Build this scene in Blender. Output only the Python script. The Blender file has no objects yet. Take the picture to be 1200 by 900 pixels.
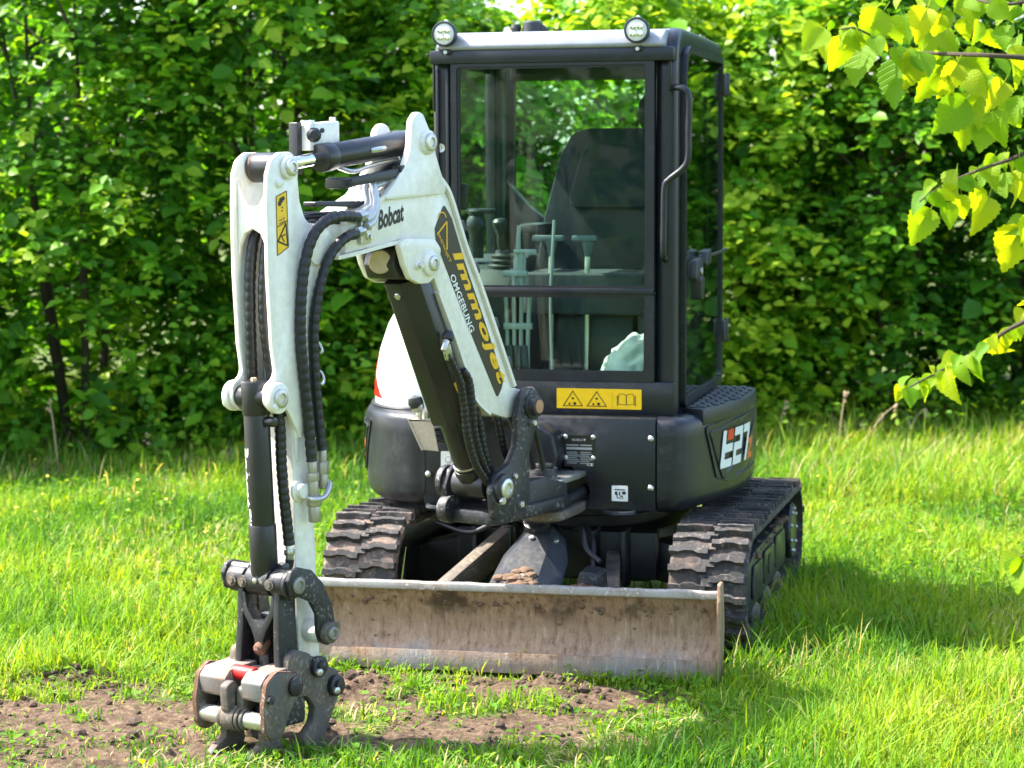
import bpy, bmesh, math, random
import numpy as np
from mathutils import Vector, Matrix, noise as mnoise

random.seed(7)
RNG = np.random.default_rng(11)
scene = bpy.context.scene
COL = scene.collection

# ------------------------------------------------------------------ camera
cam_d = bpy.data.cameras.new('camera')
cam = bpy.data.objects.new('camera', cam_d)
COL.objects.link(cam)
CAM = Vector((1.8404, -8.6838, 1.7974))
yaw, pitch, roll = .2414, .0967, -.0045
_cy, _sy, _cp, _sp = math.cos(yaw), math.sin(yaw), math.cos(pitch), math.sin(pitch)
_r = Vector((_cy, _sy, 0)); FWD = Vector((-_sy*_cp, _cy*_cp, -_sp)); _u = _r.cross(FWD)
RIGHT = _r*math.cos(roll) + _u*math.sin(roll); UP = -_r*math.sin(roll) + _u*math.cos(roll)
m = Matrix((RIGHT, UP, -FWD)).transposed().to_4x4()
m.translation = CAM
cam.matrix_world = m
cam_d.sensor_width = 36; cam_d.lens = 75.93
cam_d.clip_start = .05; cam_d.clip_end = 2000
cam_d.dof.use_dof = True; cam_d.dof.focus_distance = 6.9; cam_d.dof.aperture_fstop = 4.2
scene.camera = cam

# ------------------------------------------------------------------ light
SUN_EL, SUN_AZ = 52.0, 1.5           # sun on the machine's right side, a little towards the viewer
sdir = Vector((-math.cos(math.radians(SUN_EL))*math.cos(math.radians(SUN_AZ)),
               -math.cos(math.radians(SUN_EL))*math.sin(math.radians(SUN_AZ)), math.sin(math.radians(SUN_EL))))
world = bpy.data.worlds.new('World'); scene.world = world; world.use_nodes = True
wn = world.node_tree; bg = wn.nodes['Background']
sky = wn.nodes.new('ShaderNodeTexSky'); sky.sky_type = 'NISHITA'; sky.sun_disc = False
sky.sun_elevation = math.radians(SUN_EL)
sky.sun_rotation = math.atan2(sdir.x, sdir.y)
sky.air_density = 1.0; sky.dust_density = 2.2; sky.ozone_density = .8
wn.links.new(sky.outputs[0], bg.inputs[0]); bg.inputs[1].default_value = .15
sun_d = bpy.data.lights.new('sun', 'SUN'); sun_d.energy = 3.8; sun_d.angle = math.radians(.5); sun_d.color = (1, .95, .86)
sun = bpy.data.objects.new('sun', sun_d); COL.objects.link(sun)
sun.rotation_euler = (-sdir).to_track_quat('-Z', 'Y').to_euler()
vs = scene.view_settings
vs.view_transform = 'Standard'; vs.look = 'None'; vs.exposure = 2.1; vs.gamma = 1
scene.cycles.max_bounces = 8; scene.cycles.transparent_max_bounces = 16
scene.cycles.diffuse_bounces = 3; scene.cycles.use_denoising = True
scene.cycles.sample_clamp_indirect = 6

# ------------------------------------------------------------------ helpers: objects
def link(name, me, parent=None, mat=None, label=None, cat=None, group=None, kind=None):
    o = bpy.data.objects.new(name, me); COL.objects.link(o)
    if parent is not None: o.parent = parent
    if mat is not None and me is not None and not me.materials: me.materials.append(mat)
    for k, v in (('label', label), ('category', cat), ('group', group), ('kind', kind)):
        if v: o[k] = v
    return o
def empty(name, loc, label, cat, group=None):
    o = bpy.data.objects.new(name, None); o.empty_display_size = .1; COL.objects.link(o)
    o.location = loc; o['label'] = label; o['category'] = cat
    if group: o['group'] = group
    return o
def V(*a): return Vector(a)

class B:
    """collects geometry for one mesh object"""
    def __init__(s): s.bm = bmesh.new()
    def _bevel(s, faces, bev, seg=2, ang=28):
        if bev <= 0: return
        es = {e for f in faces for e in f.edges}
        es = [e for e in es if len(e.link_faces) == 2 and e.calc_face_angle(0) > math.radians(ang)]
        if es: bmesh.ops.bevel(s.bm, geom=es, offset=bev, segments=seg, affect='EDGES', profile=.5, clamp_overlap=True)
    def prism(s, pts, fr, h0, h1, bev=0.0, seg=2, ang=28):
        """outline pts (a,b) swept from h0 to h1 through the frame fr(a,b,h)"""
        lo = [s.bm.verts.new(fr(a, b, h0)) for a, b in pts]
        hi = [s.bm.verts.new(fr(a, b, h1)) for a, b in pts]
        n = len(pts); fs = [s.bm.faces.new(lo[::-1]), s.bm.faces.new(hi)]
        for i in range(n): fs.append(s.bm.faces.new((lo[i], lo[(i+1) % n], hi[(i+1) % n], hi[i])))
        bmesh.ops.recalc_face_normals(s.bm, faces=fs)
        s._bevel(fs, bev, seg, ang); return s
    def box(s, x0, x1, y0, y1, z0, z1, bev=0.0, fr=None, seg=2):
        fr = fr or (lambda a, b, h: V(a, b, h))
        return s.prism([(x0, y0), (x1, y0), (x1, y1), (x0, y1)], fr, z0, z1, bev, seg)
    def ring(s, c, ax, r, n, ref=None):
        ax = ax.normalized(); ref = ref or (V(0, 0, 1) if abs(ax.z) < .9 else V(1, 0, 0))
        a = ax.cross(ref).normalized(); b = ax.cross(a)
        return [s.bm.verts.new(c + a*(r*math.cos(t)) + b*(r*math.sin(t))) for t in (2*math.pi*i/n for i in range(n))]
    def loft(s, rings, cap0=True, cap1=True, closed=True):
        fs = []
        for r0, r1 in zip(rings, rings[1:]):
            n = len(r0)
            for i in range(n if closed else n-1):
                fs.append(s.bm.faces.new((r0[i], r0[(i+1) % n], r1[(i+1) % n], r1[i])))
        if cap0: fs.append(s.bm.faces.new(rings[0][::-1]))
        if cap1: fs.append(s.bm.faces.new(rings[-1]))
        bmesh.ops.recalc_face_normals(s.bm, faces=fs); return fs
    def lathe(s, p0, ax, prof, n=24):
        """prof: (distance along ax, radius)"""
        ax = Vector(ax).normalized(); p0 = Vector(p0)
        s.loft([s.ring(p0 + ax*t, ax, max(r, 1e-4), n) for t, r in prof]); return s
    def cyl(s, p0, p1, r, r2=None, n=24, bev=.003):
        p0 = Vector(p0); p1 = Vector(p1); L = (p1-p0).length; r2 = r if r2 is None else r2
        b = min(bev, L*.3, r*.4, r2*.4)
        if b > 0: return s.lathe(p0, p1-p0, [(0, r-b), (b*.3, r-b*.3), (b, r), (L-b, r2), (L-b*.3, r2-b*.3), (L, r2-b)], n)
        return s.lathe(p0, p1-p0, [(0, r), (L, r2)], n)
    def hexbolt(s, p, ax, r, h):
        return s.lathe(p, ax, [(0, r), (h*.8, r), (h, r*.85)], 6)
    def tube(s, pts, r, n=10, res=8, ribs=0, cap=True):
        """round bar along a smooth path; r number or list; ribs = spiral guard pitch"""
        P = smooth(pts, res)
        if ribs:
            P = even(P, ribs/6.0)
        T = [(P[min(i+1, len(P)-1)] - P[max(i-1, 0)]).normalized() for i in range(len(P))]
        ref = V(0, 0, 1) if abs(T[0].z) < .9 else V(1, 0, 0)
        a = T[0].cross(ref).normalized(); rings = []
        for i, (p, t) in enumerate(zip(P, T)):
            a = (a - t*a.dot(t)).normalized(); b = t.cross(a)
            f = i/(len(P)-1)
            rr = r if not isinstance(r, (list, tuple)) else float(np.interp(f, np.linspace(0, 1, len(r)), r))
            if ribs: rr *= (.99, 1.02, 1.03, 1.02, .99, .915)[i % 6]*(1+.012*math.sin(i*.37))
            rings.append([s.bm.verts.new(p + a*(rr*math.cos(2*math.pi*k/n)) + b*(rr*math.sin(2*math.pi*k/n))) for k in range(n)])
        s.loft(rings, cap, cap); return s
    def sheet(s, grid):
        vs_ = [[s.bm.verts.new(p) for p in row] for row in grid]
        for i in range(len(grid)-1):
            for j in range(len(grid[0])-1):
                s.bm.faces.new((vs_[i][j], vs_[i+1][j], vs_[i+1][j+1], vs_[i][j+1]))
        return s
    def mesh(s, name, smooth_ang=38, normals=False):
        me = bpy.data.meshes.new(name)
        if normals: bmesh.ops.recalc_face_normals(s.bm, faces=s.bm.faces[:])
        s.bm.to_mesh(me); s.bm.free()
        if smooth_ang:
            me.polygons.foreach_set('use_smooth', [True]*len(me.polygons))
            me.set_sharp_from_angle(angle=math.radians(smooth_ang))
        return me
    def done(s, name, mat, parent=None, smooth_ang=38, **k):
        return link(name, s.mesh(name, smooth_ang), parent, mat, **k)

def smooth(pts, res=8):
    P = [Vector(p) for p in pts]
    if len(P) < 3 or res <= 1: return P
    Q = [P[0]*2-P[1]] + P + [P[-1]*2-P[-2]]; out = []
    for i in range(1, len(Q)-2):
        p0, p1, p2, p3 = Q[i-1:i+3]
        for k in range(res):
            t = k/res
            out.append(.5*((2*p1) + (p2-p0)*t + (2*p0-5*p1+4*p2-p3)*t*t + (3*p1-p0-3*p2+p3)*t**3))
    out.append(P[-1]); return out
def even(P, step):
    out = [P[0]]; acc = 0
    for a, b in zip(P, P[1:]):
        L = (b-a).length
        while acc + L >= step and L > 1e-9:
            f = (step-acc)/L; a = a.lerp(b, f); out.append(a.copy()); L = (b-a).length; acc = 0
        acc += L
    return out
def smooth2(pts, res=6, closed=True):
    n = len(pts); out = []
    for i in range(n):
        p0, p1, p2, p3 = (np.array(pts[(i+k) % n], float) for k in (-1, 0, 1, 2))
        for k in range(res):
            t = k/res
            q = .5*((2*p1) + (p2-p0)*t + (2*p0-5*p1+4*p2-p3)*t*t + (3*p1-p0-3*p2+p3)*t**3)
            out.append((q[0], q[1]))
    return out
def rounded(pts, rad=.02, seg=4):
    """polygon with rounded corners; pts (a,b) or (a,b,r)"""
    n = len(pts); out = []
    for i in range(n):
        p = np.array(pts[i][:2], float); r = pts[i][2] if len(pts[i]) > 2 else rad
        a = np.array(pts[i-1][:2], float); b = np.array(pts[(i+1) % n][:2], float)
        u = a-p; v = b-p; lu, lv = np.linalg.norm(u), np.linalg.norm(v); u /= lu; v /= lv
        ang = math.acos(max(-1, min(1, float(u@v))))
        if r <= 0 or ang > 3.05: out.append(tuple(p)); continue
        d = min(r/math.tan(ang/2), lu*.45, lv*.45)
        s0, s1 = p+u*d, p+v*d
        for k in range(seg+1):
            t = k/seg; q = (1-t)**2*s0 + 2*t*(1-t)*p + t*t*s1
            out.append(tuple(q))
    return out
def circ(a, b, r, n=20, t0=0, t1=360):
    full = abs(t1-t0) >= 360
    return [(a+r*math.cos(math.radians(t0+(t1-t0)*i/(n if full else n-1))), b+r*math.sin(math.radians(t0+(t1-t0)*i/(n if full else n-1)))) for i in range(n)]
XZ = lambda y0=0: (lambda a, b, h: V(a, h, b))       # outline in x,z swept in y
YZ = lambda a, b, h: V(h, a, b)                       # outline in y,z swept in x
XY = lambda a, b, h: V(a, b, h)

# ------------------------------------------------------------------ helpers: materials
def nt(m):
    m.use_nodes = True; t = m.node_tree; return t, t.nodes, t.links
def base_mat(name):
    m = bpy.data.materials.new(name); t, N, L = nt(m); return m, t, N, L, N['Principled BSDF']
def coords(N, L, scale, per_object=True, stretch=None):
    tc = N.new('ShaderNodeTexCoord'); mp = N.new('ShaderNodeMapping')
    mp.inputs['Scale'].default_value = stretch or (scale,)*3
    L.new(tc.outputs['Object'], mp.inputs[0])
    if per_object:
        oi = N.new('ShaderNodeObjectInfo'); mu = N.new('ShaderNodeMath'); mu.operation = 'MULTIPLY'; mu.inputs[1].default_value = 37
        L.new(oi.outputs['Random'], mu.inputs[0]); cb = N.new('ShaderNodeCombineXYZ')
        L.new(mu.outputs[0], cb.inputs[0]); L.new(mu.outputs[0], cb.inputs[1]); L.new(cb.outputs[0], mp.inputs['Location'])
    return mp.outputs[0]
def noise(N, L, co, scale, detail=5, rough=.6):
    n = N.new('ShaderNodeTexNoise'); n.inputs['Scale'].default_value = scale; n.inputs['Detail'].default_value = detail
    n.inputs['Roughness'].default_value = rough; L.new(co, n.inputs['Vector']); return n.outputs['Fac']
def ramp(N, L, fac, stops):
    r = N.new('ShaderNodeValToRGB'); e = r.color_ramp.elements
    while len(e) < len(stops): e.new(.5)
    for el, (p, c) in zip(e, stops): el.position = p; el.color = (*c, 1) if len(c) == 3 else c
    L.new(fac, r.inputs[0]); return r.outputs[0]
def step(N, L, fac, a, b):
    r = N.new('ShaderNodeMapRange'); r.inputs[1].default_value = a; r.inputs[2].default_value = b; r.clamp = True
    L.new(fac, r.inputs[0]); return r.outputs[0]
def mixc(N, L, fac, a, b, mode='MIX'):
    x = N.new('ShaderNodeMix'); x.data_type = 'RGBA'; x.blend_type = mode
    for sock, v in ((0, fac), (6, a), (7, b)):
        if isinstance(v, (int, float)): x.inputs[sock].default_value = v
        elif isinstance(v, tuple): x.inputs[sock].default_value = (*v, 1)
        else: L.new(v, x.inputs[sock])
    return x.outputs[2]
def mul(N, L, a, b, op='MULTIPLY'):
    x = N.new('ShaderNodeMath'); x.operation = op
    for i, v in enumerate((a, b)):
        if isinstance(v, (int, float)): x.inputs[i].default_value = v
        else: L.new(v, x.inputs[i])
    return x.outputs[0]
def bump(N, L, bs, h, strength=.3, dist=.01):
    b = N.new('ShaderNodeBump'); b.inputs['Strength'].default_value = strength; b.inputs['Distance'].default_value = dist
    L.new(h, b.inputs['Height']); L.new(b.outputs[0], bs.inputs['Normal'])

def paint(name, col, rough=.4, metal=0.0, coat=0.0, dirt=(.16, .12, .08), dirt_amt=.35, wear=None, bumpy=.05, scale=4, low_dirt=None, spec=.5):
    """painted or bare metal with soft dust blotches, fine speckle, scratches"""
    m, t, N, L, bs = base_mat(name)
    co = coords(N, L, 1)
    n1 = noise(N, L, co, scale, 6, .65); n2 = noise(N, L, co, scale*9, 4, .6); n3 = noise(N, L, co, scale*40, 2, .5)
    c = mixc(N, L, step(N, L, n2, .3, .75), tuple(x*.86 for x in col), tuple(min(1, x*1.08) for x in col))
    lo = .48 if dirt_amt < .65 else .36
    d = mul(N, L, mul(N, L, step(N, L, n1, lo, lo+.22), step(N, L, n2, lo-.08, lo+.2)), dirt_amt)
    if low_dirt:                                       # dried splashes, densest near the ground
        tc = N.new('ShaderNodeTexCoord'); sx = N.new('ShaderNodeSeparateXYZ'); L.new(tc.outputs['Object'], sx.inputs[0])
        hz = step(N, L, sx.outputs[2], low_dirt, 0.0)
        d = mul(N, L, d, mul(N, L, mul(N, L, hz, step(N, L, n2, .44, .66)), .75), 'MAXIMUM')
    c = mixc(N, L, d, c, dirt)
    if wear:
        w = mul(N, L, step(N, L, n2, .57, .63), step(N, L, n1, .45, .58))
        c = mixc(N, L, w, c, wear)
    L.new(c, bs.inputs['Base Color'])
    rr = N.new('ShaderNodeMapRange'); rr.inputs[3].default_value = max(.05, rough-.1); rr.inputs[4].default_value = min(1, rough+.2)
    L.new(n1, rr.inputs[0]); L.new(mul(N, L, rr.outputs[0], mul(N, L, d, .4), 'ADD'), bs.inputs['Roughness'])
    bs.inputs['Metallic'].default_value = metal; bs.inputs['Coat Weight'].default_value = coat; bs.inputs['Coat Roughness'].default_value = .12
    bs.inputs['Specular IOR Level'].default_value = spec
    bump(N, L, bs, mixc(N, L, .5, n2, n3), bumpy, .004)
    return m
def plain(name, col, rough=.5, metal=0.0, emit=None):
    m, t, N, L, bs = base_mat(name)
    co = coords(N, L, 1); n = noise(N, L, co, 30, 4)
    L.new(mixc(N, L, n, tuple(x*.85 for x in col), tuple(min(1, x*1.12) for x in col)), bs.inputs['Base Color'])
    bs.inputs['Roughness'].default_value = rough; bs.inputs['Metallic'].default_value = metal
    return m

M = {}
M['white'] = paint('white_paint', (.82, .78, .69), .33, coat=.35, dirt=(.30, .25, .17), dirt_amt=.22, bumpy=.03)
M['hood'] = paint('hood_white_paint', (.82, .82, .82), .28, coat=.5, dirt=(.4, .36, .3), dirt_amt=.1, bumpy=.02)
M['body'] = paint('charcoal_paint', (.0095, .0115, .0165), .36, coat=.1, dirt=(.065, .062, .058), dirt_amt=.6, bumpy=.03, low_dirt=.70, spec=.4)
M['cab'] = paint('cab_frame_paint', (.009, .011, .016), .34, coat=.15, spec=.4, dirt=(.06, .058, .055), dirt_amt=.45, bumpy=.02)
M['roof'] = paint('roof_paint', (.30, .31, .34), .3, coat=.4, dirt=(.2, .2, .18), dirt_amt=.15, bumpy=.02)
M['black'] = paint('black_steel', (.014, .014, .016), .42, dirt=(.10, .085, .065), dirt_amt=.3, bumpy=.08)
M['cyl'] = paint('black_cylinder_paint', (.014, .014, .016), .34, coat=.15, dirt=(.08, .07, .055), dirt_amt=.15, bumpy=.03)
M['iron'] = paint('worn_iron', (.017, .017, .020), .42, dirt=(.11, .085, .06), dirt_amt=.6, wear=(.20, .19, .18), bumpy=.25, scale=9)
M['iron_dirty'] = paint('muddy_iron', (.075, .070, .066), .5, dirt=(.17, .125, .08), dirt_amt=.95, wear=(.25, .23, .22), bumpy=.35, scale=8)
M['rust'] = paint('rusty_edge', (.13, .052, .024), .7, dirt=(.17, .10, .065), dirt_amt=.7, wear=(.4, .38, .35), bumpy=.3, scale=12)
M['steel'] = paint('zinc_steel', (.62, .61, .57), .32, metal=.9, dirt=(.2, .16, .1), dirt_amt=.4, bumpy=.06, scale=10)
M['bare'] = paint('polished_pin', (.66, .65, .62), .24, metal=.8, dirt=(.24, .19, .13), dirt_amt=.55, bumpy=.06, scale=10)
M['chrome'] = plain('chrome_rod', (.86, .86, .86), .07, 1.0)
M['rubber'] = paint('hose_rubber', (.012, .012, .014), .38, dirt=(.07, .06, .05), dirt_amt=.25, bumpy=.05, scale=12)
M['seal'] = plain('rubber_seal', (.010, .010, .012), .5)
M['plastic'] = plain('dark_plastic', (.016, .018, .02), .45)
M['tan'] = paint('tan_primer', (.52, .40, .24), .5, dirt=(.3, .22, .13), dirt_amt=.4, bumpy=.05)
M['yellow'] = plain('yellow_sticker', (.86, .52, .008), .35)
M['ink'] = plain('black_print', (.012, .012, .012), .45)
M['decal'] = plain('black_decal', (.020, .019, .017), .3)
M['amber'] = plain('amber_print', (.82, .46, .005), .35)
M['whiteprint'] = plain('white_print', (.78, .78, .76), .4)
M['greyprint'] = plain('grey_print', (.35, .35, .36), .4)
M['red'] = plain('red_print', (.70, .035, .012), .35)
M['orange'] = plain('orange_print', (.72, .10, .03), .4)
M['seat'] = paint('seat_cloth', (.014, .018, .024), .8, dirt=(.03, .035, .042), dirt_amt=.5, bumpy=.3, scale=10)
M['trim'] = plain('interior_trim', (.016, .020, .023), .6)
M['grip'] = plain('lever_grip', (.10, .12, .13), .5)
M['bag'] = paint('white_cloth', (.55, .53, .50), .85, dirt=(.3, .26, .2), dirt_amt=.4, bumpy=.3, scale=8)
M['led'] = plain('lamp_lens', (.85, .85, .82), .15)
M['led_glass'] = plain('lamp_lens_cover', (.62, .62, .58), .12)
M['redpaint'] = paint('red_paint', (.55, .015, .012), .4, dirt=(.2, .1, .07), dirt_amt=.5, bumpy=.05, scale=10)
M['tread'] = paint('tread_pad', (.055, .058, .065), .55, dirt=(.2, .19, .18), dirt_amt=.6, bumpy=.2, scale=10)

def mk_glass(name, tint, rough=.0, ior=1.5, boost=1.0):
    m, t, N, L, bs = base_mat(name); N.remove(bs)
    out = N['Material Output']; tr = N.new('ShaderNodeBsdfTransparent'); gl = N.new('ShaderNodeBsdfGlossy'); fr = N.new('ShaderNodeMath'); mx = N.new('ShaderNodeMixShader')
    tr.inputs[0].default_value = (*tint, 1); gl.inputs['Roughness'].default_value = rough
    # reflectance of a pane from the angle of view, the same from both sides
    ge = N.new('ShaderNodeNewGeometry'); dt = N.new('ShaderNodeVectorMath'); dt.operation = 'DOT_PRODUCT'; L.new(ge.outputs['Normal'], dt.inputs[0]); L.new(ge.outputs['Incoming'], dt.inputs[1])
    inv = mul(N, L, 1.0, mul(N, L, dt.outputs['Value'], 0, 'ABSOLUTE'), 'SUBTRACT'); fr.operation = 'MULTIPLY_ADD'; L.new(mul(N, L, inv, 5.0, 'POWER'), fr.inputs[0]); fr.inputs[1].default_value = .96; fr.inputs[2].default_value = .04
    co = coords(N, L, 1); n = noise(N, L, co, 3, 5)                      # dust film on the pane
    di = N.new('ShaderNodeBsdfDiffuse'); di.inputs[0].default_value = (.32, .35, .32, 1); m2 = N.new('ShaderNodeMixShader')
    L.new(mul(N, L, step(N, L, n, .5, .85), .010), m2.inputs[0]); L.new(tr.outputs[0], m2.inputs[1]); L.new(di.outputs[0], m2.inputs[2])
    L.new(mul(N, L, fr.outputs[0], boost), mx.inputs[0]); L.new(m2.outputs[0], mx.inputs[1]); L.new(gl.outputs[0], mx.inputs[2]); L.new(mx.outputs[0], out.inputs[0])
    return m
M['glass'] = mk_glass('tinted_glass', (.85, .975, .915), boost=.3)
M['glass_side'] = mk_glass('door_glass', (.93, .99, .955), boost=1.3)

def mk_track(name, mud):
    m, t, N, L, bs = base_mat(name)
    co = coords(N, L, 1); n1 = noise(N, L, co, 9, 6, .65); n2 = noise(N, L, co, 45, 5, .65); n3 = noise(N, L, co, 160, 3)
    c = mixc(N, L, n2, (.030, .029, .030), (.075, .072, .072))
    c = mixc(N, L, step(N, L, n1, .58-mud, .72-mud*.6), c, (.15, .112, .092))
    c = mixc(N, L, mul(N, L, step(N, L, n2, .55, .68), .7), c, (.27, .21, .17))
    oi = N.new('ShaderNodeObjectInfo'); c = mixc(N, L, 1.0, c, ramp(N, L, oi.outputs['Random'], [(0, (.62, .60, .58)), (.6, (1, 1, 1)), (1, (1.35, 1.25, 1.15))]), 'MULTIPLY')
    L.new(c, bs.inputs['Base Color']); bs.inputs['Roughness'].default_value = .8; bs.inputs['Specular IOR Level'].default_value = .3
    bump(N, L, bs, mixc(N, L, .4, n2, n3), .5, .006); return m
M['track'] = mk_track('muddy_rubber', .13)
M['lug'] = mk_track('worn_lug_rubber', .03)
def mk_blade():
    m, t, N, L, bs = base_mat('blade_steel')
    tc = N.new('ShaderNodeTexCoord'); sx = N.new('ShaderNodeSeparateXYZ'); L.new(tc.outputs['Object'], sx.inputs[0])
    co = coords(N, L, 1, False); n1 = noise(N, L, co, 3.2, 6, .62); n2 = noise(N, L, co, 22, 6, .7); n3 = noise(N, L, co, 90, 4, .6)
    scr = N.new('ShaderNodeMapping'); scr.inputs['Scale'].default_value = (26, 26, 3.5); scr.inputs['Rotation'].default_value = (0, .25, 0); L.new(tc.outputs['Object'], scr.inputs[0])
    n4 = noise(N, L, scr.outputs[0], 2.2, 5, .7)
    metal = mixc(N, L, n2, (.15, .14, .14), (.33, .315, .31))
    metal = mixc(N, L, mul(N, L, step(N, L, n4, .56, .66), .6), metal, (.48, .45, .41))
    mud = mixc(N, L, n2, (.14, .074, .042), (.34, .205, .122))
    mud = mixc(N, L, mul(N, L, step(N, L, n4, .40, .56), .55), mud, (.37, .245, .155))
    mud = mixc(N, L, mul(N, L, step(N, L, n4, .46, .34), .6), mud, (.085, .048, .03))
    hz = mul(N, L, step(N, L, sx.outputs[2], .05, .22), mul(N, L, mul(N, L, n1, .5, 'SUBTRACT'), 2.2), 'ADD')
    c = mixc(N, L, step(N, L, hz, -.15, .35), metal, mud)
    wet = mul(N, L, step(N, L, n1, .52, .60), step(N, L, sx.outputs[2], .17, .25))
    c = mixc(N, L, mul(N, L, step(N, L, n2, .50, .62), .45), c, (.35, .24, .16))
    c = mixc(N, L, mul(N, L, step(N, L, n4, .60, .68), .45), c, (.5, .43, .36))
    c = mixc(N, L, mul(N, L, wet, .9), c, (.045, .028, .018))
    c = mixc(N, L, mul(N, L, step(N, L, n3, .62, .7), .5), c, (.36, .17, .09))
    L.new(c, bs.inputs['Base Color']); bs.inputs['Roughness'].default_value = .55; bs.inputs['Metallic'].default_value = .1
    bump(N, L, bs, mixc(N, L, .35, n2, n3), .55, .008); return m
M['blade'] = mk_blade()
M['blade_top'] = paint('worn_blade_top', (.40, .385, .37), .42, metal=.3, dirt=(.24, .16, .10), dirt_amt=.7, wear=(.62, .6, .58), bumpy=.15, scale=7)
M['pipe'] = paint('pipe_paint', (.55, .56, .57), .35, metal=.35, dirt=(.3, .27, .22), dirt_amt=.3, bumpy=.03, scale=10)
M['reflpipe'] = paint('reflected_pipe', (.30, .30, .30), .35, metal=.35, dirt=(.15, .15, .15), dirt_amt=.3, bumpy=.03, scale=10)
M['hitch'] = paint('worn_hitch', (.20, .195, .195), .45, metal=.2, dirt=(.26, .15, .09), dirt_amt=.9, wear=(.45, .43, .42), bumpy=.2, scale=11)
M['mud'] = plain('dried_mud', (.14, .085, .052), .95)

# lettering: the built-in font turned into thin raised shapes
def text_mesh(txt, bold=0.0, shear=0.0, sx=1.0, space=1.0):
    cu = bpy.data.curves.new('lettering', 'FONT'); cu.body = txt; cu.size = 1; cu.offset = bold; cu.shear = shear; cu.space_character = space
    cu.resolution_u = 3
    o = bpy.data.objects.new('lettering', cu); COL.objects.link(o)
    dg = bpy.context.evaluated_depsgraph_get(); me = bpy.data.meshes.new_from_object(o.evaluated_get(dg)); bpy.data.objects.remove(o)
    n = len(me.vertices); co = np.empty(n*3); me.vertices.foreach_get('co', co); co = co.reshape(-1, 3)
    co[:, 0] -= co[:, 0].min(); co[:, 1] -= co[:, 1].min(); w, h = co[:, 0].max(), co[:, 1].max()
    co[:, 0] /= w; co[:, 1] /= h
    return me, co, w/h
def lettering(name, txt, fn, mat, parent, bold=0.0, shear=0.0, space=1.0, **k):
    """fn maps (0..1, 0..1) of the text box to a point"""
    me, co, asp = text_mesh(txt, bold, shear, space=space)
    out = np.array([tuple(fn(float(a), float(b))) for a, b, _ in co])
    me.vertices.foreach_set('co', out.ravel()); me.update(); me.materials.clear()
    return link(name, me, parent, mat, **k)
def quad_fn(p00, p10, p01, p11=None, off=None):
    p00, p10, p01 = Vector(p00), Vector(p10), Vector(p01); p11 = Vector(p11) if p11 else p10+p01-p00
    o = off or V(0, 0, 0)
    return lambda a, b: (p00*(1-a)*(1-b) + p10*a*(1-b) + p01*(1-a)*b + p11*a*b) + o
# =================================================================== excavator
EX = empty('excavator', (0, 0, 0), 'white and charcoal mini excavator with rubber tracks parked on the grass', 'excavator')

# ------------------------------------------------------------------ tracks
def hull(pts):
    pts = sorted(set((round(a, 5), round(b, 5)) for a, b in pts))
    def half(ps):
        h = []
        for p in ps:
            while len(h) > 1 and (h[-1][0]-h[-2][0])*(p[1]-h[-2][1])-(h[-1][1]-h[-2][1])*(p[0]-h[-2][0]) <= 0: h.pop()
            h.append(p)
        return h
    return half(pts)[:-1] + half(pts[::-1])[:-1]
def resample(poly, n):
    P = np.array(poly + [poly[0]]); s = np.r_[0, np.cumsum(np.linalg.norm(np.diff(P, axis=0), axis=1))]
    t = np.linspace(0, s[-1], n, endpoint=False)
    return np.stack([np.interp(t, s, P[:, 0]), np.interp(t, s, P[:, 1])], 1), s[-1]
IDL, SPR = (-.735, .25, .222), (.755, .232, .205)
LOOP = hull(circ(IDL[0], IDL[1], IDL[2], 60) + circ(SPR[0], SPR[1], SPR[2], 60))
def lug_mesh(flip):
    # a zig-zag tread bar: x across half the belt, y along the belt, z outwards
    o = [(0, -.020), (.028, -.020), (.045, -.033), (.075, -.033), (.092, -.020), (.132, -.023), (.132, .014), (.10, .016), (.078, .003), (.05, .003), (.03, .019), (0, .019)]
    b = B(); pts = [((-x if flip else x)*1.06, y*.80) for x, y in o]
    if flip: pts = pts[::-1]
    lo = [b.bm.verts.new((x, y, -.004)) for x, y in pts]
    hi = [b.bm.verts.new((x*.97+(-.002 if flip else .002), y*.74, .021)) for x, y in pts]
    n = len(pts)
    for i in range(n): b.bm.faces.new((lo[i], lo[(i+1) % n], hi[(i+1) % n], hi[i]))
    tf = b.bm.faces.new(hi); bmesh.ops.recalc_face_normals(b.bm, faces=b.bm.faces[:])
    bmesh.ops.triangulate(b.bm, faces=[tf])
    return b.mesh('tread_lug', 30)
LUG = [lug_mesh(False), lug_mesh(True)]
for l in LUG: l.materials.append(M['lug'])
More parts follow.
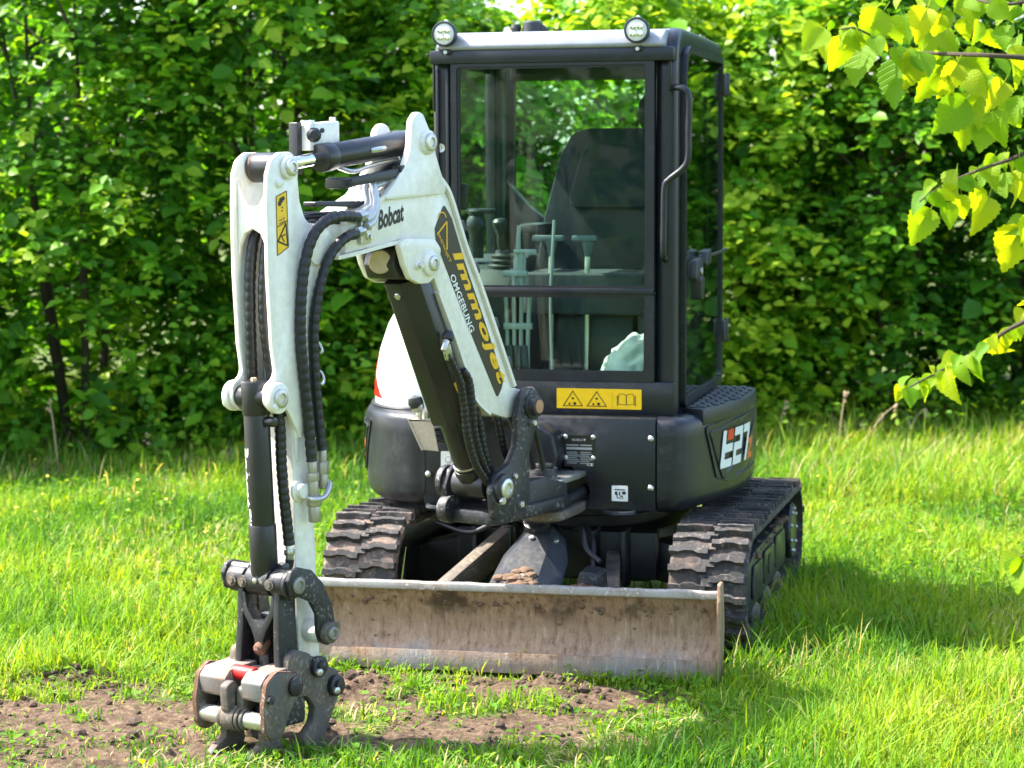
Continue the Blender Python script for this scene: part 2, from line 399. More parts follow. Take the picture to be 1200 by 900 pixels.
def make_track(xc, label):
    hw = .145; P, total = resample(LOOP, 160); b = B(); rings = []
    for i in range(len(P)):
        t = P[(i+1) % len(P)]-P[i-1]; t /= np.linalg.norm(t); nrm = np.array([t[1], -t[0]])
        q = P[i]-nrm*.030; e = P[i]-nrm*.010
        rings.append([b.bm.verts.new((xc+x, a, z)) for x, (a, z) in ((-hw, e), (-hw+.012, P[i]), (hw-.012, P[i]), (hw, e), (hw, q), (-hw, q))])
    for i in range(len(rings)):
        r0, r1 = rings[i], rings[(i+1) % len(rings)]
        for k in range(6): b.bm.faces.new((r0[k], r0[(k+1) % 6], r1[(k+1) % 6], r1[k]))
    bmesh.ops.recalc_face_normals(b.bm, faces=b.bm.faces[:])
    tr = b.done('track_belt', M['track'], EX, label=label)
    n = 62; Q, _ = resample(LOOP, n*2)
    for i in range(n*2):
        t = Q[(i+1) % len(Q)]-Q[i-1]; t /= np.linalg.norm(t); nrm = np.array([t[1], -t[0]])
        side = i % 2
        mat = Matrix(((1, 0, 0, xc+(.004 if side == 0 else -.004)), (0, t[0], nrm[0], Q[i][0]), (0, t[1], nrm[1], Q[i][1]), (0, 0, 0, 1)))
        s = 1+RNG.normal(0, .035)
        o = link('tread_lug', LUG[side], tr); o.matrix_local = mat @ Matrix.Rotation(RNG.normal(0, .02), 4, 'Z') @ Matrix.Diagonal((s, s, 1+RNG.normal(0, .16), 1))
        if i % 2 == 0:      # small centre block between the two rows of bars
            pass
    # centre blocks, one mesh
    b = B()
    for i in range(0, n*2, 2):
        t = Q[(i+1) % len(Q)]-Q[i-1]; t /= np.linalg.norm(t); nrm = np.array([t[1], -t[0]])
        c = Q[i]+t*.012
        fr = lambda a, bb, h, c=c, t=t, nrm=nrm: V(xc+a, c[0]+t[0]*bb+nrm[0]*h, c[1]+t[1]*bb+nrm[1]*h)
        b.box(-.022, .022, -.014, .014, -.003, .012, 0, fr)
    b.done('centre_block', M['lug'], tr, kind='stuff')
    # wheels inside the belt
    sg = 1 if xc > 0 else -1
    b = B(); b.lathe((xc-.05*sg, IDL[0], IDL[1]), (sg, 0, 0), [(0, .16), (.012, .186), (.088, .186), (.10, .16), (.10, .07), (.115, .06), (.115, .001)], 32)
    b.done('idler_wheel', M['iron_dirty'], EX)
    b = B(); b.lathe((xc-.10*sg, SPR[0], SPR[1]), (sg, 0, 0), [(0, .12), (.06, .12), (.06, .165), (.12, .165), (.12, .13), (.215, .125), (.225, .115), (.225, .001)], 36)
    for k in range(15):
        a = 2*math.pi*k/15; b.cyl((xc-.03*sg, SPR[0]+.168*math.cos(a), SPR[1]+.168*math.sin(a)), (xc+.015*sg, SPR[0]+.168*math.cos(a), SPR[1]+.168*math.sin(a)), .013, n=6, bev=0)
    sp = b.done('drive_sprocket', M['body'], EX)
    b = B()
    for k in range(9):
        a = 2*math.pi*k/9; b.hexbolt((xc+.119*sg, SPR[0]+.095*math.cos(a), SPR[1]+.095*math.sin(a)), (sg, 0, 0), .009, .012)
    b.done('wheel_bolt', M['steel'], sp, kind='stuff')
    for yy in (-.36, -.02, .32):
        b = B(); b.lathe((xc-.10*sg, yy, .088), (sg, 0, 0), [(0, .045), (0.004, .058), (.05, .058), (.055, .04), (.145, .04), (.15, .058), (.196, .058), (.2, .045), (.215, .03), (.215, .001)], 20)
        b.done('track_roller', M['iron_dirty'], EX)
    b = B(); b.lathe((xc-.06*sg, .05, .385), (sg, 0, 0), [(0, .03), (.0, .04), (.13, .04), (.14, .02), (.14, .001)], 18); b.done('carrier_roller', M['iron_dirty'], EX)
    b = B()
    x0, x1 = sorted((xc-.08*sg, xc+.105*sg))
    b.prism(rounded([(-.60, .12), (.60, .12), (.62, .20), (.50, .315), (-.42, .335), (-.60, .30)], .03), YZ, x0, x1, .008)
    fr_ = b.done('track_frame', M['body'], EX)
    b = B(); xo = xc+.105*sg
    for (ya, yb) in ((-.53, -.24), (-.20, .13), (.17, .5)):
        x0, x1 = sorted((xo, xo+.012*sg)); b.prism(rounded([(ya, .165), (yb, .165), (yb-.02, .285), (ya+.02, .295)], .02), YZ, x0, x1, .004)
    b.done('frame_cover', M['body'], fr_)
    b = B(); x0, x1 = sorted((xo+.008*sg, xo+.016*sg)); b.prism(rounded([(-.09, .19), (-.0, .19), (-.0, .265), (-.09, .265)], .02), YZ, x0, x1); b.done('access_opening', M['seal'], fr_)
    b = B()   # dried soil packed on the ledge of the frame
    for k in range(26):
        yy = RNG.uniform(-.55, .55); r = RNG.uniform(.008, .028)
        lump(b, V(xo-.012*sg+RNG.uniform(-.02, .015), yy, .315+.0*r), r)
    b.done('packed_soil', M['mud'], fr_, kind='stuff')
    return tr
def lump(b, c, r, n=1, squash=.7):
    """a small irregular clod"""
    g = bmesh.ops.create_icosphere(b.bm, subdivisions=n, radius=r)
    rot = Matrix.Rotation(RNG.uniform(0, 6.28), 3, 'Z') @ Matrix.Rotation(RNG.uniform(0, 3), 3, 'X')
    for v in g['verts']:
        f = 1+.35*mnoise.noise(v.co*(1.3/r)+Vector((c.x*91, c.y*77, c.z*53)))
        q = rot @ (v.co*f); q.z *= squash; v.co = c+q
make_track(.668, 'rubber track on the door side, tread curving towards the viewer')
make_track(-.668, 'rubber track beside the upright arm, tread dusted with dry mud')

# ------------------------------------------------------------------ undercarriage
b = B()
b.prism(rounded([(-.36, -.42), (.36, -.42), (.42, -.2), (.42, .3), (.36, .46), (-.36, .46), (-.42, .3), (-.42, -.2)], .04), XY, .20, .40, .01)
for sx in (-1, 1):
    for y0, y1 in ((-.40, -.22), (.26, .46)):
        fr = lambda a, bb, h, sx=sx: V(sx*a, h, bb)
        b.prism([(.30, .22), (.62, .15), (.62, .30), (.30, .385)], fr, y0, y1, .008)
b.prism([(-.40, .22), (.40, .22), (.40, .41), (-.40, .41)], XZ(), -.50, -.425, .01)
for x in (-.30, -.16, .17, .29): b.box(x-.008, x+.008, -.62, -.49, .20, .43, .002)
b.done('undercarriage_frame', M['black'], EX)
B().lathe((0, 0, .39), (0, 0, 1), [(0, .36), (.05, .36), (.05, .33), (.14, .33)], 40).done('slew_ring', M['black'], EX)

# lifting arms of the blade, cylinder and its guard plate
def bar(name, p0, p1, w, h, mat, parent=EX, bev=.006):
    p0, p1 = Vector(p0), Vector(p1); t = (p1-p0).normalized(); s = t.cross(V(0, 0, 1)).normalized(); n = s.cross(t)
    L = (p1-p0).length
    fr = lambda a, bb, hh: p0+t*hh+s*a+n*bb
    return B().prism([(-w/2, -h/2), (w/2, -h/2), (w/2, h/2), (-w/2, h/2)], fr, 0, L, bev).done(name, mat, parent)
bar('blade_arm', (-.36, -1.20, .185), (-.17, -.55, .385), .055, .10, M['iron_dirty'])
bar('blade_arm', (.36, -1.20, .14), (.24, -.55, .30), .055, .10, M['iron_dirty'])
b = B()
cs = [(-.125, -.045), (-.065, .0), (.055, .0), (.125, -.06)]
g0, g1 = V(0, -.82, .475), V(0, -1.16, .285)
tt = (g1-g0).normalized(); nn = V(1, 0, 0).cross(tt)
nn = -nn if nn.z < 0 else nn
out = []
for f, wsc in ((0, .68), (.33, .98), (1.0, 1.12)):
    c = g0.lerp(g1, f); out.append([c+V(1, 0, 0)*(x*wsc+.02-.02*f)+nn*h for x, h in cs])
b.sheet(out); ext = bmesh.ops.extrude_face_region(b.bm, geom=b.bm.faces[:])
for v in ext['geom']:
    if isinstance(v, bmesh.types.BMVert): v.co -= nn*.008
bmesh.ops.recalc_face_normals(b.bm, faces=b.bm.faces[:])
gp = b.done('cylinder_guard', paint('guard_paint', (.025, .029, .037), .38, dirt=(.11, .09, .07), dirt_amt=.6, bumpy=.1, scale=7), EX, 20)
b = B()
for x, f in ((-.005, .2), (.085, .18), (.005, .78)):
    c = g0.lerp(g1, f)+V(x, 0, 0)+nn*(.002 if x < .05 else -.018); b.hexbolt(c, nn, .011, .009)
b.done('guard_bolt', M['steel'], gp, kind='stuff')
b = B()
for k in range(60):
    f_ = RNG.uniform(.66, .98); c = g0.lerp(g1, f_)+V(RNG.normal(.0, .022+.03*(f_-.66)), 0, 0)-nn*RNG.uniform(-.002, .010); lump(b, c, RNG.uniform(.006, .030), 2, .55)
b.done('mud_clump', M['mud'], gp, kind='stuff')
B().cyl((.0, -.55, .40), (.0, -1.05, .30), .045).cyl((.0, -.78, .41), (.0, -.84, .50), .05).done('blade_cylinder', M['cyl'], EX)
b = B(); b.prism(rounded([(.18, .21), (.30, .21), (.29, .345), (.215, .355)], .02), XZ(), -1.06, -.93, .01); bl = b.done('hose_guard', M['iron'], EX)
b = B()
for k in range(40): lump(b, V(RNG.normal(.235, .03), RNG.uniform(-1.10, -1.03), RNG.uniform(.25, .30)), RNG.uniform(.009, .022), 1)
b.done('mud_clump', plain('red_mud', (.16, .075, .04), .95), bl, kind='stuff')
for pts in ([(.13, -.72, .45), (.17, -.80, .46), (.20, -.86, .40), (.26, -.90, .36)], [(.16, -.7, .46), (.21, -.8, .42), (.235, -.92, .34)], [(-.45, -.62, .44), (-.30, -.7, .42), (-.2, -.72, .46)]):
    B().tube(pts, .011).done('hydraulic_hose', M['rubber'], EX)

# ------------------------------------------------------------------ blade
BY, BW = -1.27, .757
b = B()
prof = [(BY-.012, .058), (BY+.005, .09), (BY+.022, .13), (BY+.030, .18), (BY+.024, .235), (BY+.004, .285), (BY-.012, .318)]
prof = [(p.x, p.y) for p in smooth([V(y, z, 0) for y, z in prof], 4)]
nx = 60; grid = []
for i in range(nx+1):
    x = -BW+2*BW*i/nx
    grid.append([V(x, y+.0028*mnoise.noise(V(x*9, z*14, 0))+.0012*mnoise.noise(V(x*40, z*50, 3)), z) for y, z in prof])
b.sheet(grid); g2 = [[V(p.x, p.y+.014, p.z) for p in row] for row in grid]; b.sheet([r[::-1] for r in g2])
blade = b.done('dozer_blade', M['blade'], EX, 60, normals=False) if False else link('dozer_blade', b.mesh('dozer_blade', 60), EX, M['blade'])
blade.rotation_euler.y = -.008
b = B(); rings = []; rp = rounded([(BY-.020, .306), (BY+.020, .306), (BY+.024, .333), (BY-.018, .337)], .007, 3)
for i in range(121):
    x = -BW+2*BW*i/120; dn = [.0035*mnoise.noise(V(x*7, 1, 0))+.0018*mnoise.noise(V(x*31, 5, 0)), .003*mnoise.noise(V(x*9, 8, 2))+.0016*mnoise.noise(V(x*37, 2, 1))]
    rings.append([b.bm.verts.new((x, y+dn[0]*(z < .32 or y < BY), z+dn[1]*(z > .32))) for y, z in rp])
b.loft(rings); b.done('top_rail', M['blade_top'], blade)
B().prism([(BY-.017, .014), (BY-.005, .012), (BY-.001, .086), (BY-.0165, .088)], YZ, -BW+.004, BW-.004, .002).done('cutting_edge', M['blade'], blade)
for x0, x1 in ((BW, BW+.013), (-BW-.013, -BW)):
    B().prism(rounded([(BY-.040, .012), (BY+.03, .012), (BY+.075, .20), (BY+.05, .362), (BY-.012, .364), (BY-.028, .30)], .014), YZ, x0, x1, .003).done('side_plate', M['rust'] if False else M['blade'], blade)
b = B()
for k in range(12):
    t = k/12; b.box(-BW+.02+2*BW*t, -BW+.03+2*BW*t+.1, BY+.02, BY+.06, .07, .085)
b.box(-BW+.01, BW-.01, BY+.045, BY+.09, .19, .26, .006)
b.done('blade_stiffener', M['iron_dirty'], blade)
b = B()
for k in range(60):
    x = RNG.uniform(-BW+.03, BW-.03) if k % 3 else RNG.choice([-.52, -.15, .12, .5])+RNG.normal(0, .05); z = RNG.choice([RNG.normal(.262, .018), RNG.uniform(.11, .29)], p=[.7, .3])
    y = float(np.interp(z, [p[1] for p in prof], [p[0] for p in prof]))
    r_ = RNG.uniform(.003, .013)*(1.2 if z > .23 else .7); lump(b, V(x, y+r_*.45, z), r_, 2, .8)
b.done('dried_mud_flake', M['mud'], blade, kind='stuff')

# ------------------------------------------------------------------ upper body
PLAN = [(.44, -.718), (.51, -.705), (.56, -.64), (.605, -.50), (.655, -.30), (.688, -.08), (.69, .15), (.65, .42), (.50, .66), (.2, .77), (-.2, .79), (-.55, .69), (-.78, .42),
        (-.855, .08), (-.845, -.20), (-.785, -.45), (-.67, -.63), (-.55, -.705), (-.47, -.718)]
PL = [(p.x, p.y) for p in smooth([V(x, y, 0) for x, y in PLAN], 6)]
def plan_ring(b, inset, z):
    # inset the plan towards its own inside
    P = np.array(PL); n = len(P); out = []
    for i in range(n):
        t = P[min(i+1, n-1)]-P[max(i-1, 0)]; t /= np.linalg.norm(t); nrm = np.array([t[1], -t[0]])
        out.append(P[i]-nrm*inset)
    out += [np.array((-.47, -.56)), np.array((.43, -.56))]
    return [b.bm.verts.new((x, y, z)) for x, y in out]
b = B()
b.loft([plan_ring(b, i, z) for i, z in ((.09, .515), (.05, .518), (.022, .530), (.006, .55), (0, .575), (0, .62), (0, .70), (0, .80), (0, .850), (.008, .868), (.03, .879), (.09, .882))])
shell = b.done('body_shell', M['body'], EX, 50)
def side_pt(y, z, off=0.0, sgn=1):
    """point on the outside of the shell at height z; y along the machine"""
    P = np.array([p for p in PL if (p[0] > .4 if sgn > 0 else p[0] < -.45) and p[1] < .6]); P = P[np.argsort(P[:, 1])]
    x = float(np.interp(y, P[:, 1], P[:, 0])); dx = float(np.interp(y+.02, P[:, 1], P[:, 0])-np.interp(y-.02, P[:, 1], P[:, 0]))/.04
    n = V(1, -dx, 0).normalized()*(1 if sgn > 0 else -1)
    return V(x, y, z)+n*off
def on_shell(name, poly, mat, parent, off=.004, sgn=1, base=.0005):
    """thin plate that follows the curved side; poly in (y,z), cut in strips along y"""
    b = B(); me = bmesh.new()
    vs_ = [me.verts.new((a, c, 0)) for a, c in poly]; f = me.faces.new(vs_)
    bmesh.ops.triangulate(me, faces=[f]); 
    for k in range(3): bmesh.ops.subdivide_edges(me, edges=[e for e in me.edges if e.calc_length() > .03], cuts=1)
    ext = bmesh.ops.extrude_face_region(me, geom=me.faces[:])
    top = {v for v in ext['geom'] if isinstance(v, bmesh.types.BMVert)}
    for v in me.verts:
        p = side_pt(v.co.x, v.co.y, off if v in top else base, sgn); v.co = p
    bmesh.ops.recalc_face_normals(me, faces=me.faces[:])
    d = bpy.data.meshes.new(name); me.to_mesh(d); me.free(); b.bm.free()
    return link(name, d, parent, mat)
# front panels either side of the arm bracket
fp = [(.435, .528), (.435, .880), (-.02, .880), (-.02, .705), (.095, .705), (.118, .680), (.140, .672), (.170, .640), (.182, .600), (.176, .545), (.150, .528)]
front = B().prism(fp, XZ(), -.722, -.66, .005).done('front_panel', M['body'], EX)
B().prism(rounded([(-.475, .525), (-.34, .525), (-.34, .86), (-.475, .86)], .01), XZ(), -.715, -.66, .005).done('front_panel', M['body'], EX)
B().box(-.47, .43, -.60, -.56, .52, .88).done('recess_back', M['black'], EX)
B().box(-.36, .43, -.66, -.56, .845, .874, .005).done('recess_lid', M['body'], EX)
b = B()    # rounded casting that carries the arm bracket
b.prism(rounded([(-.09, -.60), (-.07, -.80), (-.02, -1.0), (.12, -1.0), (.16, -.80), (.18, -.60)], .05), XY, .655, .676, .005)
b.done('pivot_lug', M['steel'], EX)
b = B(); b.prism(rounded([(-.09, -.55), (-.07, -.80), (-.03, -1.01), (.13, -1.01), (.16, -.80), (.18, -.55)], .06), XY, .522, .558, .008); b.done('pivot_lug', M['iron_dirty'], EX)
b = B(); b.prism(rounded([(-.10, .66), (.06, .66), (.09, .74), (.07, .83), (.02, .862), (-.08, .862)], .04), XZ(), -.86, -.60, .03, 3); b.done('pivot_housing', M['body'], EX)
B().cyl((.055, -.95, .515), (.055, -.95, .715), .052).cyl((.055, -.95, .715), (.055, -.95, .73), .035).done('swing_pin', M['iron'], EX)
sc_ = B().cyl((.18, -.56, .605), (.105, -.86, .575), .024).cyl((.088, -.93, .568), (.108, -.84, .577), .034).done('swing_cylinder', M['iron'], EX)
B().hexbolt((.103, -.865, .575), (-.2, -1, -.05), .013, .01).done('pin_nut', M['steel'], sc_)
for xx in (.297, -.40):
    B().tube([(xx-.055, -.66, .525), (xx-.052, -.735, .520), (xx, -.752, .518), (xx+.052, -.735, .520), (xx+.055, -.66, .525)], .011, 8, 5).done('lashing_eye', M['body'], EX)
b = B()
for x, z in ((.418, .805), (.418, .617), (-.455, .645), (.022, .806), (.022, .775), (.022, .742)):
    r = .0115 if abs(x) > .1 else .0085
    yy = -.722 if x > -.1 else -.720
    b.lathe((x, yy, z), (0, -1, 0), [(0, r), (.005, r), (.009, r*.7), (.011, .001)], 14)
b.done('panel_bolt', M['steel'], front, kind='stuff')
# data plate, bar-code strip and stickers (flat print)
def plate(name, x0, x1, z0, z1, y, mat, parent, t=.002, rot=0):
    return B().prism(rounded([(x0, z0), (x1, z0), (x1, z1), (x0, z1)], .003, 2), XZ(), y-t, y, 0).done(name, mat, parent)
dp = plate('data_plate', .084, .204, .692, .812, -.7225, M['decal'], EX)
y = -.7252
lettering('lettering', 'BOBCAT', quad_fn((.115, y, .790), (.168, y, .790), (.115, y, .799)), M['greyprint'], dp, .02)
for k, (x0, x1, z0, z1) in enumerate(((.092, .192, .757, .766), (.092, .140, .772, .776), (.146, .192, .772, .776))): plate('print_bar', x0, x1, z0, z1, y+.0008, M['greyprint'], dp, .0008)
for k in range(7):
    z = .748-.007*k; plate('print_line', .094, .094+.04+.006*(k % 3), z-.0026, z, y+.0008, M['greyprint'], dp, .0008); plate('print_line', .146, .146+.036+.005*((k+1) % 3), z-.0026, z, y+.0008, M['greyprint'], dp, .0008)
lettering('lettering', 'CE', quad_fn((.172, y, .696), (.196, y, .696), (.172, y, .706)), M['whiteprint'], dp, .02)
b = B()
for x, z in ((.090, .806), (.197, .806), (.090, .726), (.197, .726)): b.lathe((x, -.7245, z), (0, -1, 0), [(0, .009), (.004, .009), (.007, .005), (.0075, .001)], 12)
b.done('rivet', M['steel'], dp, kind='stuff')
sp_ = plate('serial_label', .043, .076, .705, .815, -.7225, M['whiteprint'], EX)
for k in range(10): plate('print_line', .050, .069, .714+.0085*k, .714+.0085*k+.004, -.7246, M['greyprint'], sp_, .0008)
ql = plate('small_label', .268, .330, .564, .623, -.7225, M['whiteprint'], EX)
y = -.7253
for x0, x1, z0, z1 in ((.278, .320, .606, .610), (.280, .290, .588, .601), (.287, .291, .578, .592), (.296, .301, .586, .600), (.300, .312, .581, .586), (.308, .322, .590, .602), (.288, .314, .575, .578)): plate('print_mark', x0, x1, z0, z1, y+.0008, M['ink'], ql, .0008)
for z0, z1 in ((.66, .735), (.56, .615)):
    lb = plate('small_label', -.405, -.345, z0, z1, -.7155, M['whiteprint'], EX)
    B().prism(circ(-.375, (z0+z1)/2+.006, .014, 18), XZ(), -.719, -.7172).done('print_mark', M['greyprint'], lb)
    B().prism(circ(-.375, (z0+z1)/2+.006, .010, 18), XZ(), -.7200, -.7182).done('print_mark', M['whiteprint'], lb)
# side moulding with the model number, both sides
def moulding(sgn):
    Y = lambda y: y
    outer = rounded([(-.545, .835), (.30, .868), (.30, .622), (-.33, .598), (-.44, .625)], .02)
    o = on_shell('side_moulding', outer, M['body'], shell, .006, sgn)
    b = B(); L_ = [side_pt(y, z, .0065, sgn) for y, z in ((.30, .853), (-.1, .838), (-.40, .815), (-.50, .806), (-.485, .77), (-.40, .632), (-.36, .615))]
    b.tube(L_, .0045, 6, 6); b.done('moulding_edge', M['body'], shell)
    return o
moulding(1); moulding(-1)
R_ = lambda x0, x1, z0, z1: [(x0, z0), (x1, z0), (x1, z1), (x0, z1)]
LE = [R_(0, .30, 0, 1), R_(.30, 1, 0, .22), R_(.30, 1, .40, .62)]
L2 = [R_(0, .9, 0, .22), R_(0, .28, .22, .38), R_(0, .9, .38, .60), R_(.62, .9, .60, .78), R_(0, .9, .78, 1)]
L7 = [R_(0, .9, .78, 1), [(.30, 0), (.58, 0), (.9, .78), (.60, .78)]]
LZ = [R_(0, .7, 0, .15), [(0, .15), (.30, .15), (.7, .41), (.40, .41)], R_(0, .7, .41, .56)]
RED = [R_(.42, .98, .72, 1.0)]
def quads_on_shell(name, quads, fn, mat, sgn):
    b = B()
    for q in quads:
        q = [np.array(p, float) for p in q]; g = []
        for i in range(5):
            row = []
            for j in range(5):
                u, v = i/4, j/4; p = (q[0]*(1-u)+q[1]*u)*(1-v)+(q[3]*(1-u)+q[2]*u)*v
                y, z = fn(*p); row.append(side_pt(y, z, .0095, sgn))
            g.append(row)
        b.sheet(g)
    return b.done(name, mat, shell, 60)
def emblem(sgn, y0, s, z0, hgt):
    fn = lambda d: (lambda a, c: ((y0+s*(a+d+.32*c)) if sgn > 0 else (y0-s*(a+d+.32*c)), z0+hgt*c))
    for nm, mt, Q, d in (('emblem_letter', M['whiteprint'], LE, 0), ('emblem_square', M['red'], RED, 0), ('emblem_letter', M['whiteprint'], L2, 1.12), ('emblem_letter', M['whiteprint'], L7, 2.14), ('emblem_letter', M['orange'], LZ, 2.92)):
        quads_on_shell(nm, Q, fn(d), mt, sgn)
emblem(1, -.42, .115, .655, .145)
emblem(-1, .06, .135, .66, .15)
# anti-slip step on the door side
b = B(); ys = np.linspace(-.56, .34, 22); ring0 = [side_pt(y, 0, .004) for y in ys]
outl = [(p.x, p.y) for p in ring0]+[(.53, .40), (.508, .38), (.508, -.50)]
b.prism(outl, XY, .838, .902, .008); st = b.done('step_tread', M['plastic'], EX)
b = B()
for i, y in enumerate(np.arange(-.50, .33, .052)):
    xr = side_pt(y, 0, 0).x
    for k, x in enumerate(np.arange(.525+.012*(i % 2), xr-.03, .038)): b.box(x, x+.026, y, y+.036, .9015, .909, .002)
b.done('grip_pad', M['tread'], st, kind='stuff')
# rounded white hood behind the arm
b = B(); rings = []
HP = [(-.48, -.60), (-.60, -.60), (-.70, -.52), (-.78, -.36), (-.815, -.14), (-.80, .15), (-.72, .42), (-.55, .60), (-.48, .62)]
HPs = [(p.x, p.y) for p in smooth([V(x, y, 0) for x, y in HP], 5)]
for ins, z in ((.0, .885), (0, .93), (.004, 1.0), (.02, 1.10), (.05, 1.20), (.085, 1.27), (.13, 1.32), (.20, 1.345)):
    cx, cy = -.48, .05
    rings.append([b.bm.verts.new((cx+(x-cx)*(1-ins/.35), cy+(y-cy)*(1-ins/.75)+ins*.5, z+(.0 if z < 1 else .12*(y+.2)*(z-1)))) for x, y in HPs])
b.loft(rings); hood = b.done('engine_hood', M['hood'], EX, 60)
def hood_pt(y, z, o=.004):
    P = np.array(HPs); k = P[:, 0] < -.5; P = P[k]; i = np.argsort(P[:, 1]); P = P[i]
    ins = float(np.interp(z, [.93, 1.0, 1.10, 1.20, 1.27], [0, .004, .02, .05, .085]))
    x = float(np.interp((y-.05-ins*.5)/(1-ins/.75)+.05, P[:, 1], P[:, 0])); dx = float(np.interp(y+.03, P[:, 1], P[:, 0])-np.interp(y-.03, P[:, 1], P[:, 0]))/.06
    return V(-.48+(x+.48)*(1-ins/.35), y, z)+V(-1, dx, .15).normalized()*o
b = B()
tri = [(-.40, .985), (-.05, .985), (-.05, 1.13), (-.20, 1.15)]
g = []
for i in range(13):
    row = []
    for j in range(7):
        a, c = i/12, j/6
        y0 = -.53*(1-c)+-.26*c; yy = y0*(1-a)+.10*a; row.append(hood_pt(yy, .915+.17*c, .0035))
    g.append(row)
b.sheet(g); bmesh.ops.solidify(b.bm, geom=b.bm.faces[:], thickness=.002); b.done('hood_sticker', M['red'], hood, 60)
b = B(); b.tube([(-.50, -.605, .884), (-.60, -.608, .884), (-.70, -.53, .884), (-.785, -.37, .884), (-.82, -.14, .884), (-.805, .15, .884)], .008, 6, 6); b.done('hood_seal', M['seal'], hood)
# ------------------------------------------------------------------ cab
CX0, CX1, CY0, CY1 = -.46, .495, -.62, .52
def post(name, pts, hw, hd, mat=M['cab'], r=.022, res=6):
    """rounded rectangular bar along a bent path in a plane of constant x"""
    P = smooth(pts, res) if len(pts) > 2 else [Vector(p) for p in pts]; b = B(); rings = []
    cs = rounded([(-hw, -hd), (hw, -hd), (hw, hd), (-hw, hd)], r, 3)
    for i, p in enumerate(P):
        t = (P[min(i+1, len(P)-1)]-P[max(i-1, 0)]).normalized(); a = V(1, 0, 0); n = t.cross(a).normalized()
        rings.append([b.bm.verts.new(p+a*x+n*y) for x, y in cs])
    b.loft(rings); return b.done(name, mat, EX, 42)
post('cab_post', [(.452, -.565, .882), (.452, -.565, 1.5), (.452, -.563, 2.10), (.452, -.560, 2.20), (.452, -.54, 2.268), (.452, -.48, 2.298), (.452, -.38, 2.305), (.452, .1, 2.305), (.452, .44, 2.302), (.452, .52, 2.300)], .043, .048, r=.032, res=4)
post('cab_post', [(.470, .500, 2.285), (.470, .500, 1.6), (.470, .500, .90)], .022, .028, r=.012, res=4)
post('cab_post', [(-.418, -.565, .882), (-.418, -.565, 1.5), (-.418, -.563, 2.10), (-.418, -.560, 2.20), (-.418, -.54, 2.268), (-.418, -.48, 2.298), (-.418, -.38, 2.305), (-.418, .1, 2.305), (-.418, .30, 2.302), (-.435, .35, 2.27), (-.45, .36, 2.20), (-.45, .36, 1.6), (-.45, .36, .90)], .042, .045, r=.03, res=4)
b = B()
roofp = [(-.655, 2.268), (-.668, 2.280), (-.652, 2.315), (-.60, 2.338), (-.45, 2.348), (.2, 2.346), (.46, 2.335), (.53, 2.30), (.53, 2.27)]
b.prism(roofp, YZ, -.425, .452, .012, 3); b.done('roof', M['roof'], EX)
hd = B().box(-.455, .49, -.655, -.57, 2.218, 2.270, .006).done('windscreen_header', M['cab'], EX)
B().box(-.41, .45, .44, .53, 2.20, 2.275, .01).done('rear_header', M['cab'], EX)
b = B(); b.prism(rounded([(-.46, .886), (.492, .886), (.492, 1.010), (-.46, 1.010)], .006), XZ(), -.640, -.52, .006); lowp = b.done('cab_front_panel', M['cab'], EX)
B().box(-.46, .492, -.632, -.55, .872, .887).done('cab_base_seal', M['seal'], EX)
# window frames (rubber and steel)
def window(name, outer, inner, y0, y1, mat, parent=EX, fr=None, bev=.003):
    fr = fr or XZ(); b = B(); n = len(outer)
    rings = [[b.bm.verts.new(fr(a, c, h)) for a, c in loop] for loop, h in ((outer, y0), (inner, y0), (inner, y1), (outer, y1))]
    for r0, r1 in zip(rings, rings[1:]+rings[:1]):
        for i in range(n): b.bm.faces.new((r0[i], r0[(i+1) % n], r1[(i+1) % n], r1[i]))
    bmesh.ops.recalc_face_normals(b.bm, faces=b.bm.faces[:]); return b.done(name, mat, parent)
R4 = lambda x0, x1, z0, z1, r=.02: rounded([(x0, z0), (x1, z0), (x1, z1), (x0, z1)], r, 4)
wf = window('windscreen_frame', R4(-.375, .415, 1.347, 2.222, .012), R4(-.352, .386, 1.366, 2.206, .018), -.648, -.60, M['cab'])
window('windscreen_seal', R4(-.354, .388, 1.364, 2.208, .018), R4(-.343, .378, 1.374, 2.198, .02), -.640, -.622, M['seal'], wf)
def pane(name, poly, fr, h0, h1, mat, parent): return B().prism(poly, fr, h0, h1, 0).done(name, mat, parent, 10)
pane('windscreen_glass', R4(-.350, .384, 1.368, 2.204), XZ(), -.634, -.629, M['glass'], wf)
lf = window('lower_window_frame', R4(-.375, .415, 1.010, 1.345, .012), R4(-.345, .380, 1.045, 1.335, .012), -.645, -.60, M['cab'])
window('lower_window_seal', R4(-.347, .382, 1.043, 1.337, .012), R4(-.339, .374, 1.051, 1.329, .012), -.638, -.620, M['seal'], lf)
pane('lower_window_glass', R4(-.343, .378, 1.047, 1.333), XZ(), -.632, -.627, M['glass'], lf)
B().box(-.372, .412, -.652, -.645, 1.343, 1.366, .002).done('sash_bar', M['cab'], wf)
for x in (-.435, -.395): B().box(x-.006, x+.006, -.628, -.612, 1.0, 2.2, .002).done('guide_rail', M['seal'], EX)
B().box(.462, .476, -.628, -.612, 2.11, 2.26, .003).done('rubber_stop', M['seal'], hd)
B().box(-.452, -.444, -.628, -.612, 2.04, 2.26, .003).done('rubber_stop', M['seal'], hd)
pn = B().lathe((-.425, -.612, 1.90), (0, -1, 0), [(0, .017), (.004, .017), (.004, .009), (.001, .001)], 16).done('post_plug', M['steel'], EX)
